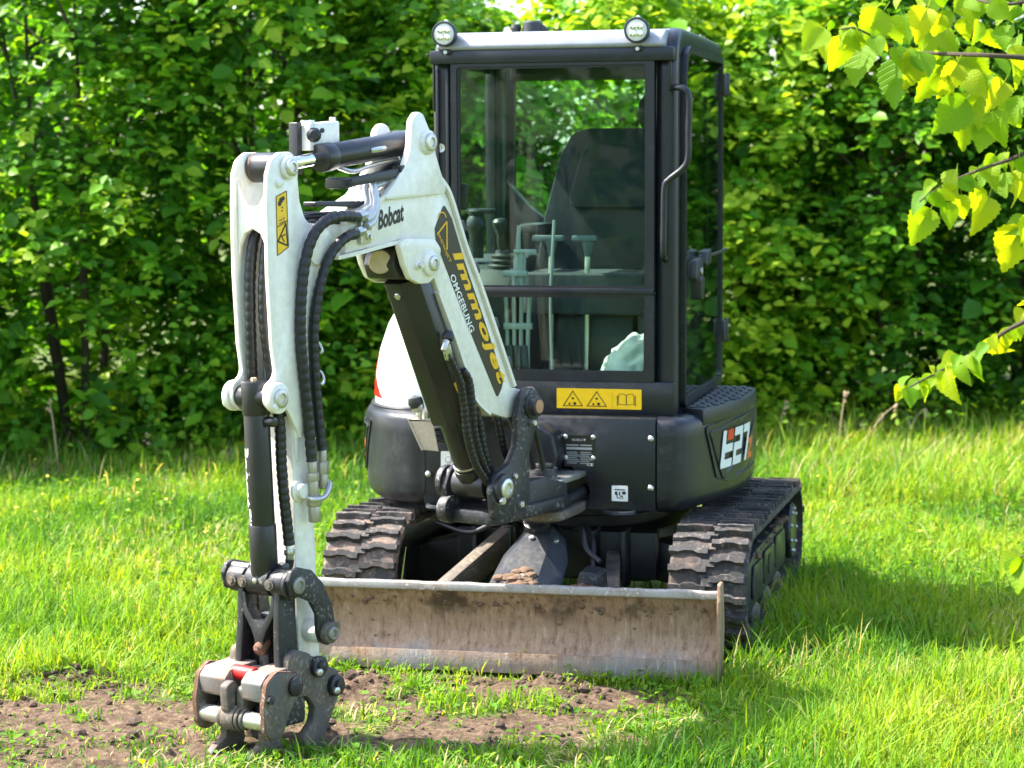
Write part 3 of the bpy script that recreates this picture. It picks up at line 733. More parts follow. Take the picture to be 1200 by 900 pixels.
# door on the viewer's right
DZ0, DZ1 = .905, 2.285
fr_x = YZ
dout = rounded([(-.515, DZ0), (.47, DZ0), (.47, DZ1), (-.40, DZ1), (-.475, DZ1-.03), (-.515, DZ1-.12)], .03, 4)
din = rounded([(-.487, DZ0+.035), (.435, DZ0+.035), (.435, DZ1-.028), (-.39, DZ1-.028), (-.455, DZ1-.052), (-.487, DZ1-.13)], .025, 4)
door = window('cab_door', dout, din, .482, .514, M['cab'], EX, YZ)
window('door_seal', rounded([(-.490, DZ0+.032), (.438, DZ0+.032), (.438, DZ1-.025), (-.392, DZ1-.025), (-.458, DZ1-.05), (-.490, DZ1-.13)], .025, 4), rounded([(-.476, DZ0+.046), (.424, DZ0+.046), (.424, DZ1-.040), (-.384, DZ1-.040), (-.445, DZ1-.062), (-.476, DZ1-.14)], .025, 4), .496, .510, M['seal'], door)
pane('door_glass', rounded([(-.488, DZ0+.034), (.436, DZ0+.034), (.436, DZ1-.027), (-.391, DZ1-.027), (-.456, DZ1-.051), (-.488, DZ1-.13)], .025, 4), YZ, .500, .505, M['glass_side'], door)
for z in (2.17, 1.13):
    b = B(); b.box(.505, .528, .44, .495, z-.045, z+.045, .006); b.cyl((.525, .497, z-.05), (.525, .497, z+.05), .011); b.done('door_hinge', M['plastic'], door)
b = B(); b.prism(rounded([(-.45, 1.385), (-.30, 1.385), (-.26, 1.43), (-.28, 1.47), (-.44, 1.465)], .02), YZ, .512, .545, .008); b.prism(rounded([(-.40, 1.31), (-.34, 1.31), (-.32, 1.40), (-.42, 1.40)], .015), YZ, .514, .56, .006)
b.prism(rounded([(-.22, 1.43), (-.08, 1.44), (-.08, 1.50), (-.20, 1.49)], .02), YZ, .512, .55, .008); b.tube([(.535, -.10, 1.468), (.54, .15, 1.474), (.535, .42, 1.478)], .007, 8, 4)
b.done('door_latch', M['plastic'], door)
B().lathe((.53, -.33, 1.418), (1, 0, 0), [(0, .016), (.02, .016), (.022, .01), (.022, .001)], 16).done('door_lock', M['steel'], door)
B().tube([(.475, -.61, 2.118), (.505, -.655, 2.118), (.535, -.668, 2.108), (.549, -.668, 2.075), (.548, -.668, 1.96), (.546, -.668, 1.855), (.525, -.668, 1.815), (.475, -.668, 1.775), (.458, -.668, 1.745), (.455, -.668, 1.62), (.454, -.664, 1.50), (.454, -.625, 1.475)], .0125, 12, 6).done('grab_handle', M['cab'], EX)
# left side window and rear window
sf = window('side_window_frame', [(-.53, .95), (.33, .95), (.33, 2.27), (-.53, 2.27)], [(-.50, 1.28), (.31, 1.28), (.31, 2.22), (-.50, 2.22)], -.462, -.445, M['cab'], EX, YZ)
pane('side_window_glass', [(-.502, 1.278), (.312, 1.278), (.312, 2.222), (-.502, 2.222)], YZ, -.456, -.452, M['glass_side'], sf)
rw = window('rear_window_frame', [(-.46, .89), (.49, .89), (.49, 2.27), (-.46, 2.27)], [(-.40, 1.55), (.452, 1.10), (.452, 2.20), (-.40, 2.20)], .47, .51, M['cab'], EX)
pane('rear_window_glass', [(-.402, 1.548), (.454, 1.098), (.454, 2.202), (-.402, 2.202)], XZ(), .488, .492, M['glass'], rw)
b = B(); b.prism(rounded([(-.46, 1.3), (-.20, 1.3), (-.24, 1.60), (-.32, 1.66), (-.40, 1.75), (-.46, 1.80)], .05), XZ(), .40, .47, .01); b.done('rear_trim', M['plastic'], EX)
b = B(); b.prism(rounded([(.175, 1.70), (.235, 1.70), (.235, 2.14), (.20, 2.15), (.160, 2.10), (.158, 2.02), (.18, 1.98), (.180, 1.9)], .03), XZ(), .40, .46, .015); b.done('pillar_trim', M['plastic'], EX)
# sticker on the cab front
sk = plate('warning_sticker', .037, .367, .905, .982, -.6405, M['yellow'], EX, .0015)
def ring_poly(name, P, w, y, mat, parent, t=.0008):
    c = np.mean(np.array(P), 0); outer = P; inner = []
    n = len(P)
    for i in range(n):
        p = np.array(P[i]); a = np.array(P[i-1])-p; d = np.array(P[(i+1) % n])-p; a /= np.linalg.norm(a); d /= np.linalg.norm(d)
        bis = a+d; bis /= np.linalg.norm(bis); s = math.sqrt(max(1e-6, (1-float(a@d))/2)); inner.append(tuple(p+bis*(w/s)))
    return window(name, outer, inner, y-t, y, mat, parent)
yk = -.6422
for cx in (.100, .193):
    ring_poly('warning_triangle', [(cx-.040, .914), (cx+.040, .914), (cx, .974)], .0028, yk, M['ink'], sk)
    for dx, dz, r in ((0, .034, .0045), (-.004, .016, .008), (.008, .014, .006), (-.013, .013, .004)):
        B().prism(circ(cx+dx, .910+dz, r, 10), XZ(), yk-.0008, yk).done('print_mark', M['amber'] if r > .007 else M['ink'], sk)
plate('print_line', .2525, .2535, .908, .979, yk, M['amber'], sk, .0008)
for s in (-1, 1):
    ring_poly('book_symbol', [(.308, .922), (.308+s*.030, .924), (.308+s*.030, .962), (.308+s*.022, .966), (.308+s*.008, .964), (.308, .959)][::s], .0016, yk, M['ink'], sk)
    B().prism([(.308+s*.033, .918), (.308+s*.036, .918), (.308+s*.036, .958), (.308+s*.033, .958)][::s], XZ(), yk-.0008, yk).done('book_symbol', M['ink'], sk)
# work lights and beacon base
for x, y in ((-.388, -.69), (.355, -.69)):
    b = B(); b.lathe((x, y+.075, 2.330), (0, -1, 0), [(0, .02), (.01, .036), (.05, .0475), (.075, .0485), (.080, .046), (.080, .041), (.074, .040)], 28)
    wl = b.done('work_light', M['plastic'], EX)
    b = B(); b.lathe((x, y+.002, 2.330), (0, -1, 0), [(0, .041), (.003, .040), (.006, .030), (.008, .001)], 28); b.done('lamp_lens', M['led_glass'], wl)
    b = B()
    for k in range(4):
        a = math.pi/4+k*math.pi/2; b.lathe((x+.019*math.cos(a), y-.0035, 2.330+.019*math.sin(a)), (0, -1, 0), [(0, .013), (.004, .012), (.005, .004), (.003, .001)], 14)
    b.done('reflector', M['chrome'], wl)
    b = B(); b.box(x-.019, x+.019, y+.028, y+.045, 2.255, 2.295, .003); b.box(x-.012, x+.012, y+.03, y+.05, 2.285, 2.30, .002); b.done('lamp_bracket', M['plastic'], wl)
    b = B(); b.hexbolt((x, y+.03, 2.262), (0, -1, 0), .009, .014); b.lathe((x, y+.035, 2.377), (0, 0, 1), [(0, .008), (.006, .008), (.010, .003)], 8); b.done('lamp_bolt', M['steel'], wl)
b = B(); b.lathe((-.175, -.12, 2.343), (0, 0, 1), [(0, .055), (.012, .055), (.02, .045), (.062, .040), (.070, .03), (.07, .001)], 20); b.prism([(-.15, 2.36), (-.11, 2.36), (-.115, 2.385), (-.145, 2.405)], XZ(), -.14, -.10, .005); b.done('beacon_base', M['plastic'], EX)
b = B(); b.lathe((-.245, -.12, 2.343), (0, 0, 1), [(0, .018), (.03, .018), (.042, .024), (.055, .02), (.055, .001)], 12); b.done('roof_plug', M['plastic'], EX)
b = B(); b.prism(rounded([(.30, 2.34), (.43, 2.34), (.42, 2.358), (.33, 2.358)], .006), XZ(), .10, .25, .004); b.done('roof_hatch', M['roof'], EX)
# ------------------------------------------------------------------ inside the cab
B().box(-.45, .46, -.60, .46, .885, .925, .005).done('cab_floor', M['trim'], EX)
b = B()
for k in range(7): b.box(-.30, .44, -.50+.06*k, -.48+.06*k, .925, .932)
b.done('floor_mat', M['seal'], EX)
seatb = B()
cs = rounded([(-.20, 1.38), (.39, 1.38), (.39, 1.62), (.35, 1.88), (.27, 1.975), (.22, 1.985), (.02, 1.985), (-.055, 1.965), (-.105, 1.87), (-.165, 1.62)], .05, 5)
seatb.prism(cs, lambda a, c, h: V(a, h+.12*(c-1.38), c), .0, .13, .045, 4, 20)
seat = seatb.done('operator_seat', M['seat'], EX, 60)
b = B(); b.prism(rounded([(-.07, 1.66), (.29, 1.66), (.27, 1.90), (.0, 1.92)], .05, 5), lambda a, c, h: V(a, h+.12*(c-1.38), c), -.022, .03, .015, 3, 20); b.done('back_cushion', M['seat'], seat, 60)
b = B(); b.prism(rounded([(-.16, -.42), (.34, -.42), (.35, .05), (-.17, .05)], .06, 5), XY, 1.25, 1.41, .04, 4, 20); b.done('seat_cushion', paint('seat_cushion_cloth', (.022, .027, .032), .8, dirt=(.1, .11, .12), dirt_amt=.4, bumpy=.25, scale=9), seat, 60)
b = B(); b.box(-.10, .28, -.32, .30, .93, 1.25, .02); b.done('seat_base', M['plastic'], seat)
def console(x0, x1, jx, tall):
    b = B(); b.prism(rounded([(-.36, .93), (.34, .93), (.34, 1.46), (.0, 1.47), (-.30, 1.42), (-.38, 1.34)], .03), YZ, x0, x1, .015); c = b.done('arm_console', M['trim'], EX)
    b = B(); b.lathe((jx, -.24, 1.42), (0, 0, 1), [(0, .062), (.012, .064), (.02, .052), (.032, .056), (.04, .043), (.052, .046), (.062, .03), (.075, .028)], 18); b.tube([(jx, -.24, 1.49), (jx-.004, -.26, 1.53), (jx-.002, -.265, 1.57)], .014, 10, 4); b.lathe((jx-.003, -.267, 1.555), (0, -.1, 1), [(0, .014), (.015, .022), (.035, .030), (.055, .031), (.066, .022), (.070, .001)], 16)
    b.done('joystick', M['plastic'], c)
    return c
console(-.44, -.215, -.275, 0); console(.30, .445, .36, 0)
b = B(); b.lathe((-.40, -.18, 1.46), (0, 0, 1), [(0, .03), (.10, .03), (.12, .04), (.15, .04), (.17, .03), (.19, .035), (.2, .02), (.2, .001)], 16); b.box(-.44, -.33, -.2, -.12, 1.64, 1.66, .006); b.done('control_lever', M['plastic'], EX)
for x, hw in ((-.057, .062), (.088, .048)):
    b = B(); b.prism(rounded([(x-hw, 1.535), (x+hw, 1.535), (x+hw, 1.558), (x-hw, 1.558)], .008), XZ(), -.385, -.345, .005); b.lathe((x+.012, -.365, 1.47), (0, 0, 1), [(0, .010), (.02, .014), (.065, .024)], 10)
    tl = b.done('travel_lever', M['grip'], EX)
    B().tube([(x+.012, -.365, 1.475), (x+.010, -.365, 1.40), (x+.006, -.35, 1.2), (x, -.34, .93)], .011, 10, 5).done('lever_rod', M['steel'], tl)
for x in (-.16, -.05, .10, .20):
    b = B(); b.prism(rounded([(x-.035, -.56), (x+.035, -.56), (x+.035, -.44), (x-.035, -.44)], .01), lambda a, c, h: V(a, c, h+.25*(c+.56)), .955, .967, .003); b.box(x-.012, x+.012, -.50, -.48, .925, .965); b.done('foot_pedal', M['plastic'], EX)
b = B()  # added rods: solid stand-in for boom hoses reflected in the windscreen
for k in range(4):
    x = -.190+.027*k; b.tube([(x, -.50, .93), (x, -.505, 1.15), (x+.006*(k-1.5), -.50, 1.36+.07*(k % 3))], .0085, 8, 4)
b.box(-.205, -.090, -.515, -.488, 1.195, 1.22, .004); b.box(-.205, -.11, -.515, -.49, 1.40, 1.425, .004); b.box(-.165, -.075, -.51, -.49, 1.49, 1.508, .004)
b.prism(rounded([(-.165, 1.36), (-.125, 1.36), (-.118, 1.47), (-.14, 1.52), (-.168, 1.46)], .01), XZ(), -.50, -.48, .004); b.tube([(-.150, -.49, 1.45), (-.147, -.49, 1.60)], [.012, .007], 8, 2); b.tube([(-.02, -.45, .95), (-.03, -.45, 1.3), (-.015, -.45, 1.62)], .006, 8, 4)
b.done('reflected_pipes', M['reflpipe'], EX)
b = B()
for k in range(4): b.tube([(-.21+.035*k, -.52, 1.0), (-.20+.03*k, -.54, 1.06), (-.205+.028*k, -.515, 1.13)], .014, 8, 4)
b.done('pedal_boots', M['plastic'], EX)
b = B(); b.prism(rounded([(-.43, 1.66), (-.35, 1.66), (-.345, 1.76), (-.425, 1.77)], .012), XZ(), -.52, -.49, .005); b.tube([(-.40, -.50, 1.46), (-.395, -.505, 1.66)], .009, 8, 2); b.done('display', M['plastic'], EX)
b = B(); b.prism(rounded([(-.20, -.30), (-.12, -.30), (-.12, .02), (-.20, .02)], .03), XY, 1.56, 1.60, .012); b.tube([(-.16, .0, 1.57), (-.15, .05, 1.45)], .02, 8, 2); b.done('armrest', M['plastic'], EX)
# a crumpled bag lying on the cab floor
g = bmesh.new(); bmesh.ops.create_icosphere(g, subdivisions=5, radius=1)
for v in g.verts:
    c = v.co.copy(); f = 1+.16*mnoise.noise(c*2.1)+.09*(1-abs(mnoise.noise(V(c.x*1.8, c.y*1.8, c.z*4)+V(3, 1, 2)))*2.2)-.04+.02*(1-abs(mnoise.noise(c*5))*2)
    v.co = V(.30+c.x*f*.125, -.44+c.y*f*.11, 1.03+max(c.z*f*.145, -.10)+.03*c.x)
me = bpy.data.meshes.new('cloth_bag'); g.to_mesh(me); g.free(); me.polygons.foreach_set('use_smooth', [True]*len(me.polygons))
link('cloth_bag', me, None, M['bag'], 'crumpled off-white cloth bag lying behind the lower cab window', 'bag')
# ------------------------------------------------------------------ arm: all of it lies in one upright plane
AZ = math.radians(21); AX = V(.055, -.95, 0)
DV = V(-math.sin(AZ), -math.cos(AZ), 0); NV = V(math.cos(AZ), -math.sin(AZ), 0)
def A(u, z, w): return AX+DV*u+NV*w+V(0, 0, z)
def Af(a, b, h): return A(a, b, h)                  # outline (u,z), swept across w
def arm_cyl(b, u, z, w0, w1, r, n=24, bev=.003): return b.cyl(A(u, z, w0), A(u, z, w1), r, n=n, bev=bev)
def pin_end(parent, u, z, w, r, s=1, mat=None):
    b = B(); b.lathe(A(u, z, w), NV*s, [(0, r), (.008, r), (.011, r*.85), (.011, r*.55), (.006, r*.5), (.006, .001)], 20)
    return b.done('pin_end', mat or M['steel'], parent)
# bracket that swings on the front pin
def cheek(w0, w1, name='swing_bracket'):
    return rounded([(.185, .975, .0), *circ(.25, .975, .066, 9, 190, 20)[:0], (.19, 1.01), (.225, 1.042), (.275, 1.042), (.312, 1.01), (.335, .945), (.338, .84, .04), (.385, .782, .03), (.46, .755, .03), (.492, .70, .04), (.475, .59, .02), (.27, .575, .02), (.255, .67, .03), (.258, .80, .03), (.205, .91, .03)], .02)
b = B(); b.prism(cheek(0, 0), Af, .086, .116, .008)
b.prism(cheek(0, 0), Af, -.116, -.086, .008)
arm_cyl(b, .25, .975, .10, .128, .045); arm_cyl(b, .430, .700, .108, .132, .052); arm_cyl(b, .437, .708, -.132, -.108, .06)
b.prism(rounded([(-.02, -.09), (.22, -.115), (.475, -.115), (.475, .115), (.22, .115), (-.02, .09)], .03), lambda a, c, h: A(a, h, c), .570, .618, .008)
b.prism(rounded([(-.05, .562), (.27, .562), (.27, .69), (.10, .70), (-.05, .66)], .02), Af, -.075, .075, .01)
arm_cyl(b, .47, .615, -.11, -.07, .05); 
SB = b.done('swing_bracket', M['iron'], EX)
b = B(); arm_cyl(b, .25, .975, -.12, .150, .034); SBp = b.done('foot_pin', M['iron'], SB)
b = B(); b.lathe(A(.25, .975, .150), NV, [(0, .024), (.004, .024), (.005, .001)], 20); b.done('pin_end', paint('copper_pin', (.45, .25, .15), .4, metal=.5, dirt=(.3, .15, .08), dirt_amt=.5), SB)
pin_end(SB, .430, .700, .132, .036)
b = B(); b.hexbolt(A(.455, .66, .13), NV, .014, .012); b.hexbolt(A(.32, .63, .116), NV, .013, .012); b.hexbolt(A(.355, .735, .116), NV, .011, .01); b.hexbolt(A(.25, .915, .116), NV, .012, .02); b.done('bracket_bolt', M['steel'], SB, kind='stuff')

# boom
boom_o = [(1.23, 1.640), (1.033, 1.722), (.942, 1.757), (.85, 1.785), (.80, 1.792), (.755, 1.788), (.715, 1.765), (.674, 1.715), (.592, 1.552), (.503, 1.405), (.392, 1.205), (.305, 1.045),
          (.20, 1.020), (.185, .975), (.20, .935), (.34, .937), (.44, .965), (.52, 1.020), (.56, 1.092), (.645, 1.251), (.735, 1.405), (.80, 1.52), (.86, 1.572), (.95, 1.585), (1.169, 1.556), (1.23, 1.548)]
b = B(); b.prism(boom_o, Af, -.072, .072, .006)
b.prism(rounded([(1.20, 1.645), (1.37, 1.645), (1.44, 1.61), (1.45, 1.57), (1.42, 1.515), (1.36, 1.505), (1.20, 1.552)], .025), Af, -.052, .052, .006)
BM = b.done('boom', M['white'], EX)
def flange(path, name, off=.0, t=.012, hw=.084):
    """plate welded along an edge of the box"""
    b = B(); P = smooth([V(u, z, 0) for u, z in path], 6); lo, hi = [], []
    pts = []
    for i, p in enumerate(P):
        tt = (P[min(i+1, len(P)-1)]-P[max(i-1, 0)]).normalized(); n = V(-tt.y, tt.x, 0); pts.append((p, n))
    outl = [(p.x, p.y) for p, n in pts]+[((p+n*t).x, (p+n*t).y) for p, n in reversed(pts)]
    rings = []
    for (p, n) in pts:
        q = p+n*t
        rings.append([b.bm.verts.new(A(x, z, w)) for x, z, w in ((p.x, p.y, -hw), (p.x, p.y, hw), (q.x, q.y, hw), (q.x, q.y, -hw))])
    b.loft(rings); return b.done(name, M['white'], BM)
flange([(.305, 1.045), (.392, 1.205), (.503, 1.405), (.592, 1.552), (.674, 1.715), (.715, 1.765), (.755, 1.788), (.80, 1.792), (.85, 1.785), (.942, 1.757), (1.033, 1.722), (1.23, 1.640)], 'boom_flange', t=.013)
flange([(1.28, 1.543), (1.169, 1.556), (.95, 1.585), (.86, 1.572), (.82, 1.545)], 'boom_flange', t=.012)
flange([(.735, 1.405), (.645, 1.251), (.56, 1.092), (.52, 1.020), (.44, .965)], 'boom_flange', t=.010, hw=.078)
# ears under the bend that hold the lifting cylinder
ear = rounded([(.985, 1.572), (.955, 1.50), (.925, 1.455), (.875, 1.437), (.825, 1.437), (.785, 1.46), (.765, 1.50), (.755, 1.55), (.79, 1.585), (.95, 1.59)], .02)
for w0, w1 in ((.0745, .100), (-.100, -.0745)): B().prism(ear, Af, w0, w1, .006).done('cylinder_ear', M['white'], BM)
b = B(); b.lathe(A(.825, 1.505, .099), NV, [(0, .044), (.012, .042), (.018, .034), (.018, .001)], 24); arm_cyl(b, .893, 1.50, .098, .112, .014); bo = b.done('ear_boss', M['white'], BM)
pin_end(bo, .825, 1.505, .116, .026)
b = B(); b.hexbolt(A(.893, 1.50, .111), NV, .011, .012); b.done('boss_bolt', M['steel'], bo)
# humps on the boom that hold the dipper cylinder
hump = rounded([(1.06, 1.715), (.985, 1.775), (.935, 1.825), (.905, 1.885), (.895, 1.975), (.865, 2.006), (.835, 2.000), (.812, 1.965), (.785, 1.925), (.765, 1.865), (.735, 1.800), (.70, 1.735)], .030)
for w0, w1 in ((.062, .088), (-.088, -.062)):
    B().prism([(u, z if w0 > 0 else z-.035*max(0, (z-1.80))/.2) for u, z in hump], Af, w0, w1, .007).done('boom_ear', M['white'], BM)
b = B(); b.lathe(A(.815, 1.905, .086), NV, [(0, .042), (.010, .040), (.016, .034), (.016, .001)], 24); b.done('ear_boss', M['white'], BM); pin_end(BM, .815, 1.905, .100, .030)
# pivot cover at the nose
b = B(); arm_cyl(b, 1.372, 1.578, -.078, .088, .062); b.done('pivot_boss', M['white'], BM)
# decal with yellow lettering
W0 = .0725
def sticker(name, poly, w, mat, parent, t=.0012, bev=0): return B().prism(poly, Af, w, w+t, bev).done(name, mat, parent)
dec = sticker('boom_decal', rounded([(.705, 1.700), (.757, 1.618), (.752, 1.575), (.575, 1.285), (.398, 1.013), (.372, 1.045), (.360, 1.075), (.468, 1.285), (.590, 1.505), (.66, 1.65)], .012), W0, M['decal'], BM)
ORG = np.array((.660, 1.530)); END = np.array((.377, 1.040)); DX = END-ORG; LN = np.linalg.norm(DX); DX /= LN; DY = np.array((-DX[1], DX[0]))
if DY[0] > 0: DY = -DY
def along(off0, hgt, s0, s1):
    # letters run down the boom, tops towards the cab
    def fn(a, c):
        s = s0+(s1-s0)*a; h = off0+hgt*c
        p = ORG+DX*s+DY*h; return A(p[0], p[1], W0+.0022)
    return fn
lettering('decal_lettering', 'Immojet', along(-.016, .068, 0, LN*.98), M['amber'], dec, .036, .25, 1.1)
lettering('decal_lettering', 'OMGEBUNG', along(-.052, .028, .06, LN*.52), M['whiteprint'], dec, .02, .2, 1.05)
def poly_line(name, pts, wd, mat, parent, w):
    for (a, c) in zip(pts, pts[1:]):
        a = np.array(a); c = np.array(c); d = c-a; d /= np.linalg.norm(d); n = np.array((-d[1], d[0]))*wd/2
        sticker(name, [tuple(a-n), tuple(c-n), tuple(c+n), tuple(a+n)][::1], w, mat, parent, .0008)
poly_line('decal_line', [(.744, 1.598), (.690, 1.640), (.690, 1.545)], .0055, M['amber'], dec, W0+.0012)
poly_line('decal_line', circ(.716, 1.650, .022, 8, 10, 170), .004, M['amber'], dec, W0+.0012)
lettering('decal_lettering', 'IMMOJET', (lambda a, c: A(.743-.068*a-.010*c, 1.590-.098*a+.012*c, W0+.0022)), M['amber'], dec, .0, .2)
lettering('maker_lettering', 'Bobcat', quad_fn(A(1.062, 1.619, W0+.0008), A(.928, 1.646, W0+.0008), A(1.058, 1.684, W0+.0008), A(.924, 1.711, W0+.0008)), M['ink'], BM, .035)
sq = sticker('small_label', [(.812, 1.741), (.812, 1.783), (.770, 1.772), (.770, 1.729)][::-1], W0, M['white'], BM)
poly_line('print_line', [(.810, 1.743), (.810, 1.781), (.772, 1.771), (.772, 1.731), (.810, 1.743)], .0022, M['greyprint'], sq, W0+.0012)
poly_line('print_line', [(.795, 1.770), (.79, 1.745), (.783, 1.755)], .003, M['greyprint'], sq, W0+.0012)
# lifting cylinder with its guard
c0, c1 = np.array((.437, .708)), np.array((.850, 1.500)); cd = (c1-c0)/np.linalg.norm(c1-c0); cn = np.array((cd[1], -cd[0]))   # cn points forward
def C(s, o, w): p = c0+cd*s+cn*o; return A(p[0], p[1], w)
b = B(); b.cyl(C(0, 0, -.068), C(0, 0, .068), .052); b.cyl(C(.03, 0, 0), C(.37, 0, 0), .049); b.cyl(C(.05, 0, 0), C(.075, 0, 0), .054); b.cyl(C(.30, 0, 0), C(.72, 0, 0), .040)
LC = b.done('boom_cylinder', M['cyl'], EX)
b = B(); b.lathe(C(.085, 0, 0), V(*(C(1, 0, 0)-C(0, 0, 0))), [(0, .0495), (0, .052), (.006, .052), (.006, .0495)], 24); b.done('cylinder_ring', M['steel'], LC)
b = B(); b.cyl(C(.15, -.01, .045), C(.15, -.01, .062), .018, n=12); b.done('oil_port', M['steel'], LC)
b = B()
gs = [(-.045, -.062), (.045, -.062), (.052, -.050), (.052, .012), (.012, .064), (-.045, .064)]
lo = [b.bm.verts.new(C(.275, o, w)) for o, w in gs]; hi = [b.bm.verts.new(C(.845, o*1.0, w)) for o, w in gs]
fs = b.loft([lo, hi]); b._bevel(fs, .004)
GD = b.done('cylinder_guard', M['cyl'], LC)
b = B(); b.prism(rounded([(.05, .47), (.05, .545), (-.05, .56), (-.05, .47)], .01), lambda a, c, h: C(c, a, h), .0655, .0675); b.bm.free(); b.bm = bmesh.new()
q = [(.30, -.02), (.43, -.005), (.43, .010), (.30, -.005)]
B().prism([(s, o) for s, o in q], lambda a, c, h: C(a, c, h), .0642, .0655).done('yellow_strip', M['amber'], GD)
b = B(); b.hexbolt(C(.80, .0522, -.01), V(*(C(0, 1, 0)-C(0, 0, 0))), .013, .008); b.done('guard_bolt', M['steel'], GD)
# eye at the top of the cylinder with its pale end cap
b = B(); arm_cyl(b, .845, 1.505, -.066, .066, .056); b.prism(rounded([(.80, 1.445), (.955, 1.455), (.975, 1.50), (.96, 1.553), (.80, 1.565)], .02), Af, -.062, .062, .008); eye = b.done('rod_eye', M['cyl'], LC)
b = B(); dd = (DV*.86+NV*.5).normalized(); b.lathe(A(.955, 1.512, .0), dd, [(0, .039), (.030, .039), (.034, .036), (.034, .001)], 32); b.done('end_cap', M['tan'], LC)
# boom hoses: along the top of the boom, round the foot, beside the cylinder
def hose(name, pts, r, ribs=0, mat=None, parent=None, n=10):
    return B().tube([A(*p) for p in pts], r, n, 10, ribs).done(name, mat or M['rubber'], parent or EX)
for w, o in ((.045, .034), (.0, .036), (-.045, .034)):
    P = [(1.00, 1.722, 0), (.86, 1.785+.02, 0), (.78, 1.825, 0), (.705, 1.795, 0), (.64, 1.70, 0), (.555, 1.535, 0), (.467, 1.385, 0), (.356, 1.185, 0), (.28, 1.06, 0), (.20, .98, 0), (.13, .86, 0), (.08, .72, 0)]
    hose('boom_hose', [(u-(.012 if i > 3 else 0), z+(.012 if i < 4 else 0), w) for i, (u, z, _) in enumerate(P)], .0125)
b = B()
for u, z in ((.60, 1.60), (.52, 1.455), (.405, 1.255), (.325, 1.11)):
    b.prism(rounded([(u-.035, z+.005), (u+.005, z-.01), (u+.022, z+.025), (u-.018, z+.045)], .006), Af, -.066, .068, .003)
b.done('hose_clamp', M['plastic'], EX)
for pts in ([(.72, 1.20, .095), (.705, 1.165, .10), (.66, 1.10, .10), (.63, 1.02, .095), (.60, .90, .09), (.55, .80, .085), (.47, .72, .08)], [(.62, 1.13, .085), (.59, 1.09, .09), (.57, .99, .09), (.55, .90, .085), (.50, .80, .08), (.42, .70, .07)], [(.50, .99, .05), (.47, .92, .05), (.45, .84, .05), (.40, .74, .05), (.30, .66, .05)], [(.44, .99, -.03), (.42, .92, -.03), (.41, .84, -.03), (.36, .74, -.03)], [(.36, 1.0, .03), (.34, .9, .04), (.30, .8, .04), (.2, .7, .04)]):
    hose('foot_hose', pts, .014, .02)
b = B(); b.cyl(A(.742, 1.205, .095), A(.722, 1.245, .095), .0115, n=12); b.cyl(A(.73, 1.225, .095), A(.71, 1.175, .096), .016, n=6); b.done('hose_fitting', M['steel'], EX)
b = B(); b.lathe(A(.722, 1.238, .095), A(.0, 1, 0)-A(.02, .95, 0), [(0, .012), (.006, .02), (.022, .021), (.034, .014), (.036, .001)], 14); b.done('fitting_cap', M['plastic'], EX)
# little bare bracket with couplings beside the cylinder
b = B(); b.prism([(-.49, .875), (-.395, .87), (-.372, .755), (-.436, .760)], XZ(), -.868, -.862); b.box(-.49, -.395, -.868, -.82, .868, .874); b.prism([(-.494, .876), (-.488, .876), (-.433, .758), (-.439, .758)], XZ(), -.872, -.82); tb = b.done('coupling_bracket', paint('dull_steel', (.42, .36, .28), .5, metal=.4, dirt=(.25, .18, .1), dirt_amt=.6, bumpy=.1, scale=8), EX)
b = B(); b.cyl((-.455, -.84, .87), (-.455, -.84, .905), .014, n=12); b.cyl((-.43, -.845, .87), (-.43, -.845, .915), .013, n=6); b.lathe((-.458, -.842, .90), (-.1, 0, 1), [(0, .02), (.02, .026), (.05, .022), (.06, .001)], 14); b.done('quick_coupling', M['steel'], tb)
B().lathe((-.462, -.846, .915), (-.2, 0, 1), [(0, .022), (.02, .03), (.04, .026), (.05, .001)], 14).done('dust_cap', M['plastic'], tb)
for k in range(3): B().tube([(-.42, -.80, .83-.02*k), (-.36, -.83, .835-.022*k), (-.28, -.86, .81-.024*k), (-.2, -.84, .80-.024*k)], .009, 8, 6).done('hydraulic_hose', M['rubber'], EX)

# ------------------------------------------------------------------ dipper (the upright stick)
pl = rounded([(1.547, 1.868, .03), (1.585, 1.845, .04), (1.604, 1.80, .02), (1.608, 1.70, .05), (1.606, 1.50, .05), (1.592, 1.28, .05), (1.575, 1.185, .04), (1.625, 1.155, .03), (1.628, 1.10, .04), (1.585, 1.068, .03), (1.53, 1.08, .02), (1.49, 1.02, .03), (1.46, .97, .02), (1.40, 1.10, .05),
              (1.385, 1.35, .05), (1.345, 1.48, .04), (1.305, 1.54, .03), (1.305, 1.61, .03), (1.36, 1.645, .05), (1.425, 1.65, .05), (1.455, 1.72, .05), (1.462, 1.79, .03), (1.455, 1.835, .03), (1.49, 1.870, .03)], .02)
b = B()
for w0, w1 in ((.060, .076), (-.076, -.060)): b.prism(pl, Af, w0, w1, .004)
b.prism([(1.39, 1.46), (1.485, 1.44), (1.485, 1.08), (1.478, .60), (1.468, .30), (1.462, .22), (1.43, .19), (1.39, .19), (1.362, .22), (1.372, .40), (1.388, .85)], Af, -.0585, .0585, .006)
DP = b.done('dipper_arm', M['white'], EX)
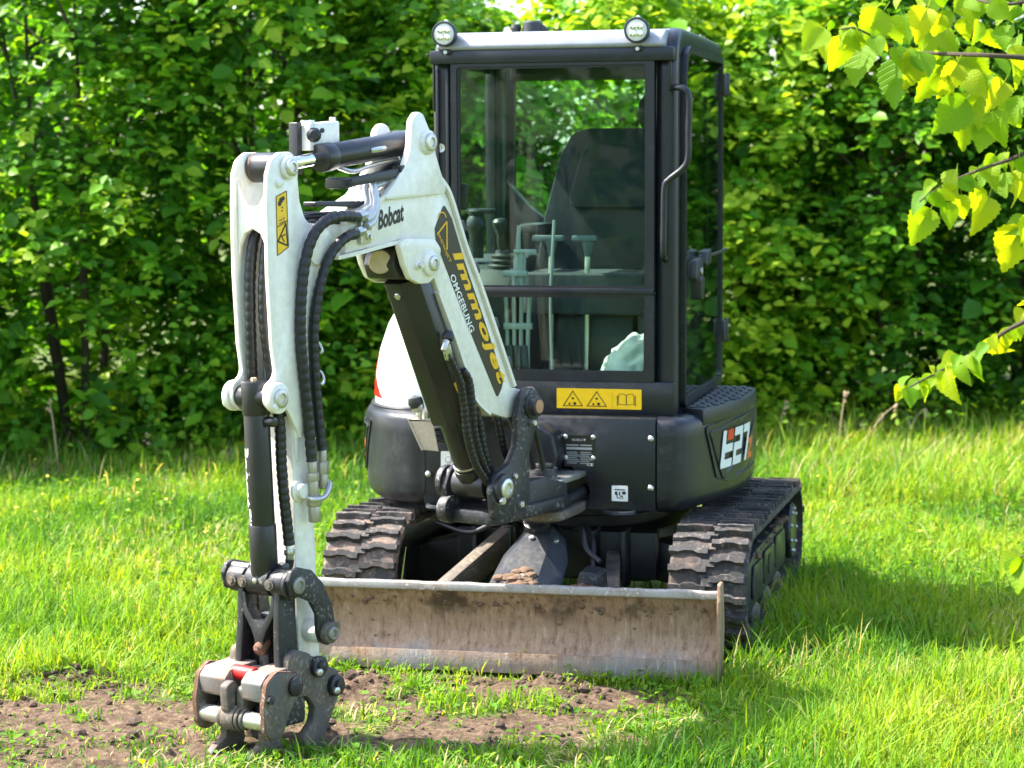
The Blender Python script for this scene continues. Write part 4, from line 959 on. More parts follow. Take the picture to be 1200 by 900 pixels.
# web between the two plates, with its curved cut-outs
web = [(-.0595, 1.785), (-.045, 1.735), (-.028, 1.708), (0, 1.70), (.028, 1.708), (.045, 1.735), (.0595, 1.785), (.0595, 1.53), (.05, 1.585), (.033, 1.620), (0, 1.635), (-.033, 1.620), (-.05, 1.585), (-.0595, 1.53)]
B().prism(web, lambda a, c, h: A(h, c, a), 1.575, 1.592, .003).done('dipper_web', M['white'], DP)
for s in (-1, 1):
    b = B(); w0, w1 = sorted((.076*s, .100*s)); b.prism(circ(1.588, 1.118, .048, 24), Af, w0, w1, .005); bo = b.done('pin_boss', M['white'], DP)
    pin_end(bo, 1.588, 1.118, .1*s, .030, s)
    b = B(); b.hexbolt(A(1.612, 1.095, .1*s), NV*s, .012, .007); b.done('boss_bolt', M['white'], bo)
    b = B(); w0, w1 = sorted((.076*s, .092*s)); b.prism(circ(1.512, 1.822, .036, 22), Af, w0, w1, .005); bo = b.done('pin_boss', M['white'], DP); pin_end(bo, 1.512, 1.822, .092*s, .026, s)
    b = B(); b.lathe(A(1.555, 1.775, .076*s), NV*s, [(0, .014), (.01, .014), (.014, .008), (.014, .001)], 14); b.done('boss_bolt', M['white'], bo)
B().prism(rounded([(1.462, 1.04), (1.487, 1.06), (1.478, .93), (1.47, .90)], .006), Af, .055, .066, .002).done('weld_gusset', M['white'], DP)
ws = sticker('warning_sticker', [(1.568, 1.735), (1.566, 1.552), (1.512, 1.578), (1.518, 1.752)], .0765, M['yellow'], DP)
wy = .0778
poly_line('print_line', [(1.567, 1.734), (1.565, 1.554), (1.513, 1.579), (1.519, 1.750), (1.567, 1.734)], .0025, M['ink'], ws, wy)
poly_line('print_line', [(1.566, 1.640), (1.516, 1.660)], .003, M['ink'], ws, wy)
poly_line('warning_triangle', [(1.562, 1.597), (1.517, 1.583), (1.524, 1.652), (1.562, 1.597)], .0055, M['ink'], ws, wy)
poly_line('warning_triangle', [(1.550, 1.618), (1.532, 1.595)], .004, M['ink'], ws, wy); poly_line('warning_triangle', [(1.544, 1.612), (1.527, 1.618)], .004, M['ink'], ws, wy)
for u, z, r in ((1.545, 1.722, .009), (1.552, 1.712, .008), (1.535, 1.728, .007), (1.54, 1.70, .003), (1.541, 1.69, .003)): sticker('print_mark', circ(u, z, r, 10), wy, M['ink'], ws, .0008)
for k in range(3): poly_line('print_line', [(1.555, 1.668-.009*k), (1.528, 1.678-.009*k)], .0025, M['ink'] if k else M['amber'], ws, wy)
# crowd cylinder above the boom
d0, d1 = A(.815, 1.905, 0), A(1.512, 1.822, 0); dt = (d1-d0).normalized(); Ld = (d1-d0).length
P_ = lambda s: d0+dt*s
b = B(); b.cyl(P_(.03), P_(.44), .041); b.cyl(P_(.40), P_(.455), .046); b.cyl(A(.815, 1.905, -.05), A(.815, 1.905, .05), .042); b.cyl(P_(.02), P_(.10), .040)
DC = b.done('dipper_cylinder', M['cyl'], EX)
b = B(); b.cyl(P_(.45), P_(Ld-.03), .0215, n=20); b.done('cylinder_rod', M['chrome'], DC)
b = B(); arm_cyl(b, 1.512, 1.822, -.056, .056, .046); b.done('rod_bushing', M['cyl'], DC)
b = B(); b.lathe(A(1.512, 1.822, -.046), NV, [(0, .0465), (.006, .0465)], 24); b.lathe(A(1.512, 1.822, .045), NV, [(0, .0465), (.004, .0465)], 24); b.done('bushing_ring', M['rust'], DC)
b = B(); b.tube([P_(.36)+V(0, 0, -.04), P_(.30)+V(0, 0, -.06)+NV*.01, P_(.2)+V(0, 0, -.055), P_(.05)+V(0, 0, -.05)], .008, 8, 5); b.tube([P_(.24)+NV*.036, P_(.20)+NV*.045, P_(.17)+NV*.04], .009, 8, 4); b.done('oil_pipe', M['steel'], DC)
# pressure valve block on the far side of the cylinder
b = B(); b.prism(rounded([(1.17, 1.885), (1.32, 1.875), (1.32, 1.960), (1.17, 1.972)], .008), Af, -.075, -.020, .006); vb = b.done('valve_block', M['steel'] if False else M['white'], EX)
vb.location = -DV*.03
b = B(); b.prism(rounded([(1.322, 1.80), (1.345, 1.80), (1.345, 1.965), (1.322, 1.965)], .004), Af, -.085, -.05, .003); b.done('valve_plate', M['plastic'], vb)
b = B(); b.lathe(A(1.30, 1.925, -.02), NV+DV, [(0, .022), (.012, .024), (.02, .014), (.02, .001)], 12); b.lathe(A(1.26, 1.94, -.02), NV, [(0, .008), (.006, .008)], 8); b.done('valve_cap', M['plastic'], vb)
b = B()
for u, z, w in ((1.31, 1.958, -.05), (1.18, 1.970, -.04), (1.30, 1.958, -.028)): b.hexbolt(A(u, z, w), V(0, 0, 1), .011, .014)
b.done('block_bolt', M['white'], vb, kind='stuff')
# pipes, clamps and couplings on top of the boom
for k, (w, dz) in enumerate(((.05, .0), (.022, .005), (-.006, .0), (-.035, .004))):
    B().tube([A(.84, 1.80, w), A(.92, 1.785+dz, w), A(1.02, 1.768+dz, w), A(1.07, 1.752+dz, w+.005), A(1.10, 1.705+dz, w+.03+.008*k), A(1.14, 1.672+dz, w+.045), A(1.20, 1.662, w+.05)], .0105, 10, 6).done('hydraulic_pipe', M['pipe'], EX)
for w, z in ((.090, 1.70), (.086, 1.72)):
    B().tube([A(1.03, 1.782, w-.05), A(1.07, 1.772, w-.03), A(1.09, 1.742, w-.005), A(1.10, z-.01, w+.008), A(1.125, z-.05, w+.014), A(1.16, z-.065, w+.016)], .0105, 10, 6).done('hydraulic_pipe', M['pipe'], EX)
b = B(); b.prism(rounded([(.93, 1.792), (1.24, 1.757), (1.24, 1.785), (.93, 1.822)], .008), Af, .055, .080, .004); b.prism(rounded([(1.20, 1.758), (1.240, 1.754), (1.240, 1.788), (1.20, 1.792)], .006), Af, .0, .08, .004); b.prism(rounded([(.92, 1.765), (.955, 1.76), (.955, 1.828), (.92, 1.83)], .006), Af, .05, .085, .004); b.done('pipe_clamp', M['plastic'], EX)
b = B(); b.prism(rounded([(1.06, 1.693), (1.35, 1.70), (1.35, 1.715), (1.06, 1.715)], .005), Af, .0, .05, .003); b.prism(rounded([(1.04, 1.67), (1.075, 1.67), (1.075, 1.735), (1.04, 1.735)], .005), Af, .0, .07, .003); b.done('pipe_clamp', M['plastic'], EX)
for w, z in ((.02, 1.672), (-.02, 1.676), (.045, 1.655)): hose('dipper_hose', [(1.10, z, w), (1.22, z-.005, w), (1.34, z-.005, w*.8), (1.44, z-.02, w*.6), (1.50, z-.06, w*.5)], .011, .012)
b = B()
for u, z, w in ((1.205, 1.663, .098), (1.215, 1.612, .098)):
    b.cyl(A(u-.05, z+.012, w), A(u+.005, z, w), .013, n=10); b.cyl(A(u-.03, z+.008, w), A(u-.008, z+.004, w), .019, n=6); b.cyl(A(u+.0, z, w), A(u+.02, z-.002, w), .0185, n=14)
for u, z, w in ((1.145, 1.655, .088), (1.135, 1.632, .092), (1.155, 1.615, .09), (1.13, 1.60, .086), (1.16, 1.64, .085)): b.lathe(A(u, z, w-.015), NV, [(0, .013), (.02, .013), (.022, .008), (.03, .008)], 6)
b.done('hose_coupling', M['steel'], EX)
b = B(); b.prism(rounded([(1.115, 1.58), (1.17, 1.575), (1.17, 1.675), (1.115, 1.685)], .008), Af, .0735, .088, .003); b.done('coupling_plate', M['steel'], EX)
# ribbed hoses down the dipper
hose('ribbed_hose', [(1.20, 1.662, .098), (1.255, 1.668, .112), (1.32, 1.668, .118), (1.39, 1.650, .115), (1.435, 1.60, .105), (1.462, 1.52, .098), (1.478, 1.40, .094), (1.478, 1.28, .092), (1.462, 1.15, .092), (1.448, 1.02, .095), (1.440, .905, .098)], .0178, .030)
hose('ribbed_hose', [(1.21, 1.610, .098), (1.26, 1.607, .112), (1.31, 1.585, .112), (1.36, 1.53, .105), (1.395, 1.43, .096), (1.412, 1.32, .09), (1.408, 1.18, .088), (1.395, 1.04, .09), (1.385, .935, .094)], .0168, .030)
hose('ribbed_hose', [(1.52, 1.665, -.025), (1.555, 1.60, -.026), (1.572, 1.50, -.028), (1.575, 1.38, -.028), (1.568, 1.27, -.032), (1.555, 1.17, -.04), (1.53, 1.06, -.045)], .0172, .030)
hose('ribbed_hose', [(1.50, 1.655, .012), (1.535, 1.60, .013), (1.556, 1.50, .015), (1.560, 1.38, .014), (1.552, 1.27, .02), (1.532, 1.15, .026), (1.50, 1.05, .03)], .0172, .030)
hose('ribbed_hose', [(1.53, 1.09, .035), (1.522, 1.02, .040), (1.520, .90, .042), (1.512, .78, .046), (1.505, .70, .050), (1.50, .645, .052)], .0175, .024)
b = B(); b.cyl(A(1.50, .648, .052), A(1.499, .600, .052), .013, n=12); b.cyl(A(1.5, .635, .052), A(1.499, .615, .052), .0175, n=6); b.done('hose_fitting', M['steel'], EX)
b = B(); b.tube([A(1.499, .602, .052), A(1.501, .582, .050), A(1.515, .570, .044), A(1.545, .573, .03)], .014, 10, 5); b.lathe(A(1.53, .575, .040), NV, [(0, .022), (.022, .022), (.025, .015)], 8); b.done('elbow_fitting', M['cyl'], EX)
# quick couplers hanging from the outer hoses
b = B()
b.cyl(A(1.440, .91, .098), A(1.437, .855, .098), .0155, n=14); b.cyl(A(1.438, .872, .098), A(1.437, .845, .098), .021, n=6); b.cyl(A(1.436, .85, .098), A(1.433, .79, .098), .0165, n=16); b.cyl(A(1.4335, .80, .098), A(1.432, .765, .098), .0235, n=18); b.cyl(A(1.432, .768, .098), A(1.430, .715, .098), .0195, n=18)
b.cyl(A(1.385, .94, .094), A(1.384, .88, .094), .0145, n=14); b.cyl(A(1.384, .90, .094), A(1.384, .86, .094), .02, n=6); b.cyl(A(1.384, .865, .094), A(1.383, .815, .094), .017, n=16)
b.done('quick_coupler', paint('coupler_steel', (.42, .39, .33), .35, metal=.7, dirt=(.22, .17, .1), dirt_amt=.5, bumpy=.08, scale=12), EX)
b = B(); b.tube([A(1.46, .80, .06), A(1.45, .795, .075), A(1.455, .79, .11), A(1.43, .79, .125), A(1.40, .80, .122), A(1.375, .825, .115), A(1.37, .835, .10), A(1.385, .84, .07), A(1.39, .84, .058)], .009, 8, 6); b.done('coupler_clip', M['steel'], EX)
b = B(); b.lathe(A(1.462, .815, .0585), NV, [(0, .036), (.008, .036), (.012, .026), (.030, .024), (.032, .001)], 20); b.done('pipe_stud', M['white'], DP)
b = B(); b.tube([A(1.36, 1.30, .03), A(1.34, 1.27, .05), A(1.335, 1.245, .06), A(1.35, 1.24, .065)], .004, 6, 5); b.tube([A(1.36, 1.19, .03), A(1.335, 1.18, .05), A(1.33, 1.155, .06), A(1.345, 1.14, .065), A(1.36, 1.15, .06)], .004, 6, 5); b.done('hose_hook', M['steel'], DP)
# tilt cylinder standing in front of the dipper
t0, t1 = A(1.588, 1.118, 0), A(1.557, .537, 0); tt = (t1-t0).normalized(); Lt = (t1-t0).length
b = B(); b.cyl(t0-tt*.048, t0+tt*(Lt-.015), .0405, n=32); b.cyl(t0-tt*.05, t0+tt*.055, .0435, n=32); b.cyl(t0+tt*.40, t0+tt*(Lt-.02), .0435, n=32); arm_cyl(b, 1.588, 1.118, -.076, .076, .034)
TC = b.done('tilt_cylinder', M['cyl'], EX)
b = B(); b.hexbolt(t0-tt*.05+DV*.004, -tt, .010, .010); b.done('grease_nipple', M['tan'], TC)
b = B(); b.cyl(t0+tt*.075+NV*.036, t0+tt*.075+NV*.075, .016, n=12); b.done('oil_port', M['cyl'], TC)
b = B(); b.cyl(t0+tt*.39-NV*.04, t0+tt*.43-NV*.043, .010, n=8); b.done('drain_plug', M['steel'], TC)
sidea = tt.cross(DV).normalized()
def on_cyl(s0, s1, ang0, span, r=.0413):
    def fn(a, c):
        s = s0+(s1-s0)*a; th = ang0+span*c
        return t0+tt*s+DV*(r*math.cos(th))-NV*(r*math.sin(th))
    return fn
lettering('cylinder_lettering', 'Bobcat', on_cyl(.15, .345, math.radians(66), math.radians(-58)), M['whiteprint'], TC, .03, .15)
lettering('cylinder_lettering', 'GENUINE', on_cyl(.35, .425, math.radians(26), math.radians(-18)), M['whiteprint'], TC, .01, .2)
M['dull'] = paint('dull_pin', (.30, .28, .25), .4, metal=.5, dirt=(.2, .14, .09), dirt_amt=.6, bumpy=.1, scale=12)
# link pin, idler links
b = B(); arm_cyl(b, 1.557, .537, -.128, .118, .036)
for w0, w1, r in ((-.150, -.135, .030), (-.128, -.062, .043), (-.050, .040, .046), (.048, .10, .043), (.102, .116, .047)): arm_cyl(b, 1.557, .537, w0, w1, r)
LP = b.done('link_pin', M['iron'], EX)
b = B(); arm_cyl(b, 1.557, .537, -.143, -.118, .020); arm_cyl(b, 1.557, .57, -.14, -.06, .016); b.done('pin_shaft', M['bare'], LP)
for w in (-.10, -.055, .055): B().lathe(A(1.600, .537, w), DV, [(-.01, .018), (.004, .018), (.004, .011), (.010, .010), (.010, .001)], 14).done('pin_bolt', M['iron_dirty'], LP)
B().lathe(A(1.602, .545, .0), DV, [(0, .009), (.006, .009), (.008, .004)], 10).done('grease_nipple', M['steel'], LP)
pin_end(LP, 1.557, .537, .134, .026, 1, M['dull'])
link_o = rounded([(1.60, .555), (1.585, .585), (1.55, .592), (1.49, .575), (1.435, .525), (1.392, .45), (1.375, .375), (1.385, .335), (1.415, .322), (1.448, .338), (1.462, .375), (1.465, .43), (1.495, .475), (1.54, .495), (1.585, .505)], .012)
for w0, w1 in ((.1165, .1345), (-.1500, -.1320)): B().prism(link_o, Af, w0, w1, .004).done('idler_link', M['iron'], EX)
b = B(); arm_cyl(b, 1.42, .365, .130, .155, .034); arm_cyl(b, 1.42, .365, -.165, .14, .022); b.hexbolt(A(1.395, .385, .135), NV, .012, .022); ip = b.done('idler_pin', M['iron_dirty'], EX); pin_end(ip, 1.42, .365, .155, .021, 1, M['dull'])
for w0, w1 in ((.059, .115), (-.13, -.059)): B().prism(circ(1.42, .365, .038, 20), Af, w0, w1, .004).done('idler_boss', M['white'], DP)
# H-shaped link down to the quick hitch
b = B()
for s in (-1, 1):
    pts = [(1.59, .53), (1.595, .40), (1.60, .30), (1.60, .235), (1.51, .225), (1.51, .36), (1.515, .53)]
    w0, w1 = sorted((.086*s, .062*s)); b.prism(rounded(pts, .01), lambda a, c, h, s=s: A(a, c, h+(.0 if c > .33 else (.33-c)*.16*s)), w0, w1, .004)
plate_f = lambda a, c, h: A(h, c, a)
b.prism([(-.064, .40), (-.05, .425), (.05, .425), (.064, .40), (.075, .225), (-.075, .225)], plate_f, 1.525, 1.545, .003)
b.prism(rounded([(-.064, .50), (-.055, .505), (-.045, .45), (-.02, .415), (.02, .415), (.045, .45), (.055, .505), (.064, .50), (.064, .44), (.030, .385), (.017, .355), (.016, .32), (-.016, .32), (-.017, .355), (-.03, .385), (-.064, .44)], .008), plate_f, 1.548, 1.592, .005)
b.prism([(-.018, .33), (.018, .33), (.022, .24), (-.022, .24)], plate_f, 1.546, 1.570, .004)
HL = b.done('hitch_link', M['iron'], EX)
b = B(); b.lathe(A(1.575, .335, 0), DV*.6+V(0, 0, -.5), [(-.02, .022), (.02, .022), (.03, .012), (.03, .001)], 14); b.done('link_nub', M['rust'], HL)
# quick hitch
cp = [(1.585, .318, .03), (1.545, .330, .03), (1.485, .308, .03), (1.445, .262, .03), (1.395, .250, .03), (1.345, .228, .03), (1.335, .18, .03), (1.352, .135, .02), (1.405, .05, .03), (1.42, -.02, .01), (1.505, -.02, .02), (1.525, .045, .02), (1.475, .085, .03), (1.46, .13, .04), (1.50, .175, .04), (1.56, .18, .02), (1.60, .22, .02)]
for w0, w1 in ((.088, .118), (-.128, -.100)): B().prism(rounded(cp, .02), Af, w0, w1, .005).done('hitch_plate', M['iron_dirty'], EX)
for u, z, w in ((1.455, .262, .118), (1.372, .185, .118)): B().lathe(A(u, z, w), NV, [(0, .033), (.018, .034), (.022, .028), (.022, .020), (.032, .020), (.034, .001)], 20).done('hitch_pin', M['iron'], EX)
for u, z, w in ((1.475, .25, .142), (1.392, .175, .142)): B().lathe(A(u, z, w), NV+DV*.3, [(-.02, .012), (.012, .012), (.014, .008), (.014, .001)], 6).done('pin_bolt', M['bare'], EX)
arm_b = B(); arm_cyl(arm_b, 1.455, .262, -.12, .12, .028); arm_cyl(arm_b, 1.372, .185, -.12, .12, .026); arm_b.done('hitch_shaft', M['iron'], EX)
# front casting of the hitch with its rust-edged end discs
FU, FZ = 1.665, .155
disc = rounded([(FU-.10, .262, .02), (FU-.005, .282, .03), (FU+.040, .255, .03), (FU+.056, .18, .05), (FU+.052, .10, .04), (FU+.018, .072, .03), (FU-.03, .082, .03), (FU-.055, .135, .03), (FU-.075, .165, .02), (FU-.12, .20, .02)], .03, 6)
for w0, w1, nm in ((-.166, -.142, 'hitch_cheek'), (.112, .136, 'hitch_cheek')):
    b = B(); b.prism(disc, Af, w0, w1, .004); hc = b.done(nm, M['iron_dirty'], EX)
    b = B(); P = smooth([A(u, z, (w0+w1)/2) for u, z in disc]+[A(*disc[0], (w0+w1)/2)], 1)
    edge = [((u-FU)*1.012+FU, (z-.165)*1.012+.165) for u, z in disc]
    ring_b = B(); n = len(edge); rg = [[ring_b.bm.verts.new(A(u, z, w)) for u, z in edge] for w in (w0+.004, w1-.004)]
    for i in range(n): ring_b.bm.faces.new((rg[0][i], rg[0][(i+1) % n], rg[1][(i+1) % n], rg[1][i]))
    bmesh.ops.recalc_face_normals(ring_b.bm, faces=ring_b.bm.faces[:]); bmesh.ops.solidify(ring_b.bm, geom=ring_b.bm.faces[:], thickness=-.0015); ring_b.done('rusty_rim', M['rust'], hc)
# casing halves, left and right of the opening
case = rounded([(1.56, .282), (1.685, .276, .02), (1.712, .250, .012), (1.705, .196, .01), (1.685, .186), (1.655, .212), (1.56, .235)], .008, 4)
for w0, w1 in ((-.142, -.035), (.030, .112)): B().prism(case, Af, w0, w1, .008).done('hitch_casing', M['hitch'], EX)
b = B(); b.box(-.036, .031, 1.53, 1.61, .10, .27, .004, lambda a, c, h: A(c, h, a)); b.prism(rounded([(1.50, .09), (1.66, .10), (1.62, .20), (1.50, .24)], .02), Af, -.140, .11, .006); b.done('hitch_body', M['iron'], EX)
B().cyl(A(1.655, .262, -.048), A(1.655, .262, .042), .0235, n=20).done('red_lock_bar', M['redpaint'], EX)
b = B(); arm_cyl(b, 1.690, .128, -.146, .118, .027, 24); PB = b.done('hitch_bar', M['bare'], EX)
b = B()
for w0, w1, r in ((-.062, -.046, .037), (-.044, .008, .041), (.010, .022, .038), (.026, .038, .034)): arm_cyl(b, 1.690, .128, w0, w1, r, 22)
b.prism(rounded([(1.67, .15), (1.73, .15), (1.735, .235), (1.70, .250), (1.675, .22)], .015), Af, -.038, -.006, .006)
b.prism(rounded([(1.65, .15), (1.70, .15), (1.70, .225), (1.66, .235)], .015), Af, .0, .030, .006)
b.done('locking_collar', M['iron_dirty'], PB)
for w0, w1 in ((-.110, -.082), (.045, .075)):
    B().prism(rounded([(1.60, .12), (1.66, .12), (1.655, .05), (1.70, .03), (1.735, .005), (1.70, -.02), (1.60, -.02), (1.565, .03), (1.58, .08)], .02), Af, w0, w1, .006).done('hitch_hook', M['iron_dirty'], EX)
B().lathe(A(1.585, .225, .137), NV, [(0, .03), (.012, .03), (.016, .02), (.016, .001)], 18).done('cheek_boss', M['iron'], EX)
B().lathe(A(1.70, .205, .137), NV, [(0, .014), (.01, .014), (.012, .008), (.012, .001)], 8).done('cheek_bolt', M['iron'], EX)
# =================================================================== ground, grass, hedge, branches
def np_mesh(name, verts, quads=None, tris=None, attr=None, smooth_=False, uv=None):
    me = bpy.data.meshes.new(name); verts = np.ascontiguousarray(verts, dtype=np.float32)
    nq = 0 if quads is None else len(quads); n3 = 0 if tris is None else len(tris)
    me.vertices.add(len(verts)); me.vertices.foreach_set('co', verts.ravel())
    idx = np.concatenate([a.ravel() for a in (quads, tris) if a is not None]).astype(np.int32)
    me.loops.add(len(idx)); me.loops.foreach_set('vertex_index', idx)
    st = np.concatenate([np.arange(nq)*4, nq*4+np.arange(n3)*3]).astype(np.int32)
    me.polygons.add(nq+n3); me.polygons.foreach_set('loop_start', st)
    if attr is not None:
        for k, v in attr.items():
            a = me.attributes.new(k, 'FLOAT', 'POINT'); a.data.foreach_set('value', np.ascontiguousarray(v, dtype=np.float32))
    if smooth_: me.polygons.foreach_set('use_smooth', np.ones(nq+n3, dtype=bool))
    me.update(calc_edges=True); me.validate(); return me

# ---- value noise usable on arrays
_tab = RNG.random((256, 256))
def vnoise(x, y):
    xi = np.floor(x).astype(int); yi = np.floor(y).astype(int); fx = x-xi; fy = y-yi
    fx = fx*fx*(3-2*fx); fy = fy*fy*(3-2*fy); g = lambda a, b: _tab[a % 256, b % 256]
    return (g(xi, yi)*(1-fx)+g(xi+1, yi)*fx)*(1-fy)+(g(xi, yi+1)*(1-fx)+g(xi+1, yi+1)*fx)*fy
def fbm(x, y, o=4):
    s = 0; a = .5
    for k in range(o): s = s+a*vnoise(x*2**k+17*k, y*2**k+31*k); a *= .5
    return s/(1-.5**o)
def sstep(a, b, x): t = np.clip((x-a)/(b-a), 0, 1); return t*t*(3-2*t)
BARE = [(-1.42, -1.95, .42, .30, .4), (-.95, -2.25, .55, .34, .1), (-.55, -1.85, .45, .36, 0), (-.05, -1.78, .62, .26, .12), (.28, -1.60, .45, .24, 0), (-.15, -2.15, .5, .22, .2), (-.1, -1.46, .5, .13, 0), (.25, -2.1, .35, .16, .1), (-1.15, -2.62, .45, .26, .2), (-1.75, -2.05, .35, .25, 0)]
def mud_mask(x, y):
    wx = x+.30*(fbm(x*2.3, y*2.3, 3)-.5); wy = y+.30*(fbm(x*2.3+50, y*2.3+9, 3)-.5); m_ = np.zeros_like(x)
    for cx, cy, rx, ry, an in BARE:
        c, s = math.cos(an), math.sin(an); u = ((wx-cx)*c+(wy-cy)*s)/rx; v = (-(wx-cx)*s+(wy-cy)*c)/ry
        m_ = np.maximum(m_, 1-sstep(.62, 1.25, np.sqrt(u*u+v*v)))
    return m_*sstep(.34, .54, fbm(x*4.1+7, y*4.1+3, 4)+.09)
def ground_h(x, y):
    md = mud_mask(x, y); fade = sstep(9, 5, np.abs(x)+np.abs(y-1)*.6)
    h = .05*(fbm(x*.5, y*.5, 2)-.5)*sstep(.9, 2.2, np.hypot(x*.9, y*.8)) + .012*(fbm(x*4, y*4, 3)-.5)
    cl = fbm(x*13, y*13, 4)
    h = h + md*(.034*(np.abs(cl-.5)*2)*(.4+fbm(x*2.5+3, y*2.5, 2)) - .012)
    h = h + .06*np.exp(-(((x+1.52)/.20)**2+((y+1.72)/.10)**2)) * (.6+.8*cl) + .05*np.exp(-(((x+.42)/.16)**2+((y+1.62)/.09)**2))*(.4+cl) + .035*np.exp(-(((x-.18)/.22)**2+((y+1.42)/.06)**2))*(.4+cl)
    return h*fade
far = np.geomspace(.08, 380, 26).cumsum(); far = far[far < 600]
xs = np.concatenate([-2.6-.06*np.arange(1, 80)[::-1], np.arange(-2.6, 1.45, .016), 1.45+.06*np.arange(1, 90)])
ys = np.concatenate([-3.4-.08*np.arange(1, 20)[::-1], np.arange(-3.4, -.95, .016), -.95+.07*np.arange(1, 135)])
ext_ = np.array([.3, .8, 1.8, 4, 9, 20, 45, 100, 220, 450])
xs = np.concatenate([xs[0]-ext_[::-1], xs, xs[-1]+ext_]); ys = np.concatenate([ys[0]-ext_[::-1], ys, ys[-1]+ext_])
gx, gy = np.meshgrid(xs, ys); gz = ground_h(gx, gy); md = mud_mask(gx, gy)
nx_, ny_ = len(xs), len(ys); I = np.arange(nx_*ny_).reshape(ny_, nx_)
gq = np.stack([I[:-1, :-1], I[:-1, 1:], I[1:, 1:], I[1:, :-1]], -1).reshape(-1, 4)
gme = np_mesh('ground', np.stack([gx, gy, gz], -1).reshape(-1, 3), gq, attr={'mud': md.ravel()}, smooth_=True)
def mk_ground():
    m, t, N, L, bs = base_mat('meadow_soil')
    at = N.new('ShaderNodeAttribute'); at.attribute_name = 'mud'
    tc = N.new('ShaderNodeTexCoord'); co = tc.outputs['Object']
    n1 = noise(N, L, co, 6, 6, .65); n2 = noise(N, L, co, 38, 6, .7); n3 = noise(N, L, co, 140, 3)
    soil = ramp(N, L, n2, [(.28, (.040, .024, .014)), (.5, (.115, .075, .047)), (.72, (.23, .165, .11))])
    soil = mixc(N, L, step(N, L, n1, .50, .66), soil, (.055, .034, .021))
    turf = ramp(N, L, n2, [(.3, (.05, .075, .016)), (.55, (.10, .13, .03)), (.75, (.17, .15, .06))])
    L.new(mixc(N, L, step(N, L, at.outputs['Fac'], .15, .5), turf, soil), bs.inputs['Base Color'])
    bs.inputs['Roughness'].default_value = .95; bs.inputs['Specular IOR Level'].default_value = .2
    bump(N, L, bs, mixc(N, L, .35, n2, n3), .9, .02); return m
link('ground', gme, None, mk_ground(), kind='structure')
# loose soil clods on the bare patches
b = B()
for k in range(800):
    c = BARE[RNG.integers(len(BARE))]; x = RNG.normal(c[0], c[2]*.6); y = RNG.normal(c[1], c[3]*.6)
    if RNG.random() < .18: x, y = RNG.normal(-1.5, .13), RNG.normal(-1.72, .06)
    elif RNG.random() < .10: x, y = RNG.normal(.1, .25), RNG.normal(-1.40, .05)
    elif RNG.random() < .10: x, y = RNG.normal(-.42, .12), RNG.normal(-1.62, .06)
    m_ = float(mud_mask(np.array([x]), np.array([y]))[0])
    if m_ < .15: continue
    r = float(np.clip(RNG.lognormal(-4.9, .55), .003, .028)); lump(b, V(x, y, float(ground_h(np.array([x]), np.array([y]))[0])+r*.2), r, 1, .75)
def mk_soil():
    m, t, N, L, bs = base_mat('clod_soil'); tc = N.new('ShaderNodeTexCoord'); n2 = noise(N, L, tc.outputs['Object'], 30, 6, .7)
    L.new(ramp(N, L, n2, [(.3, (.035, .020, .012)), (.55, (.09, .056, .036)), (.75, (.19, .135, .095))]), bs.inputs['Base Color']); bs.inputs['Roughness'].default_value = .95
    bump(N, L, bs, n2, .8, .01); return m
b.done('soil_clods', mk_soil(), None, 20, kind='stuff')

# ---- grass
def leaf_mat(name, stops, trans, gloss=.35, tr_amt=.4, veins=False):
    m, t, N, L, bs = base_mat(name); out = N['Material Output']
    at = N.new('ShaderNodeAttribute'); at.attribute_name = 'tint'; c = ramp(N, L, at.outputs['Fac'], stops)
    tc = N.new('ShaderNodeTexCoord'); n = noise(N, L, tc.outputs['Object'], 25, 3)
    c = mixc(N, L, .5, c, mixc(N, L, n, tuple(.7 for _ in range(3)), tuple(1.25 for _ in range(3))), 'MULTIPLY') if False else c
    L.new(c, bs.inputs['Base Color']); bs.inputs['Roughness'].default_value = gloss; bs.inputs['Specular IOR Level'].default_value = .22
    tl = N.new('ShaderNodeBsdfTranslucent'); L.new(mixc(N, L, 1.0, c, trans, 'MULTIPLY'), tl.inputs[0])
    mx = N.new('ShaderNodeMixShader'); mx.inputs[0].default_value = tr_amt
    L.new(bs.outputs[0], mx.inputs[1]); L.new(tl.outputs[0], mx.inputs[2]); L.new(mx.outputs[0], out.inputs[0]); return m
def in_view(x, y, margin):
    """is a ground spot inside the wedge the camera sees (with room for a step aside)"""
    dx, dy = x-CAM.x, y-CAM.y; d = dx*FWD.x+dy*FWD.y; s = dx*RIGHT.x+dy*RIGHT.y
    return (d > .3) & (np.abs(s) < d*.245+margin)
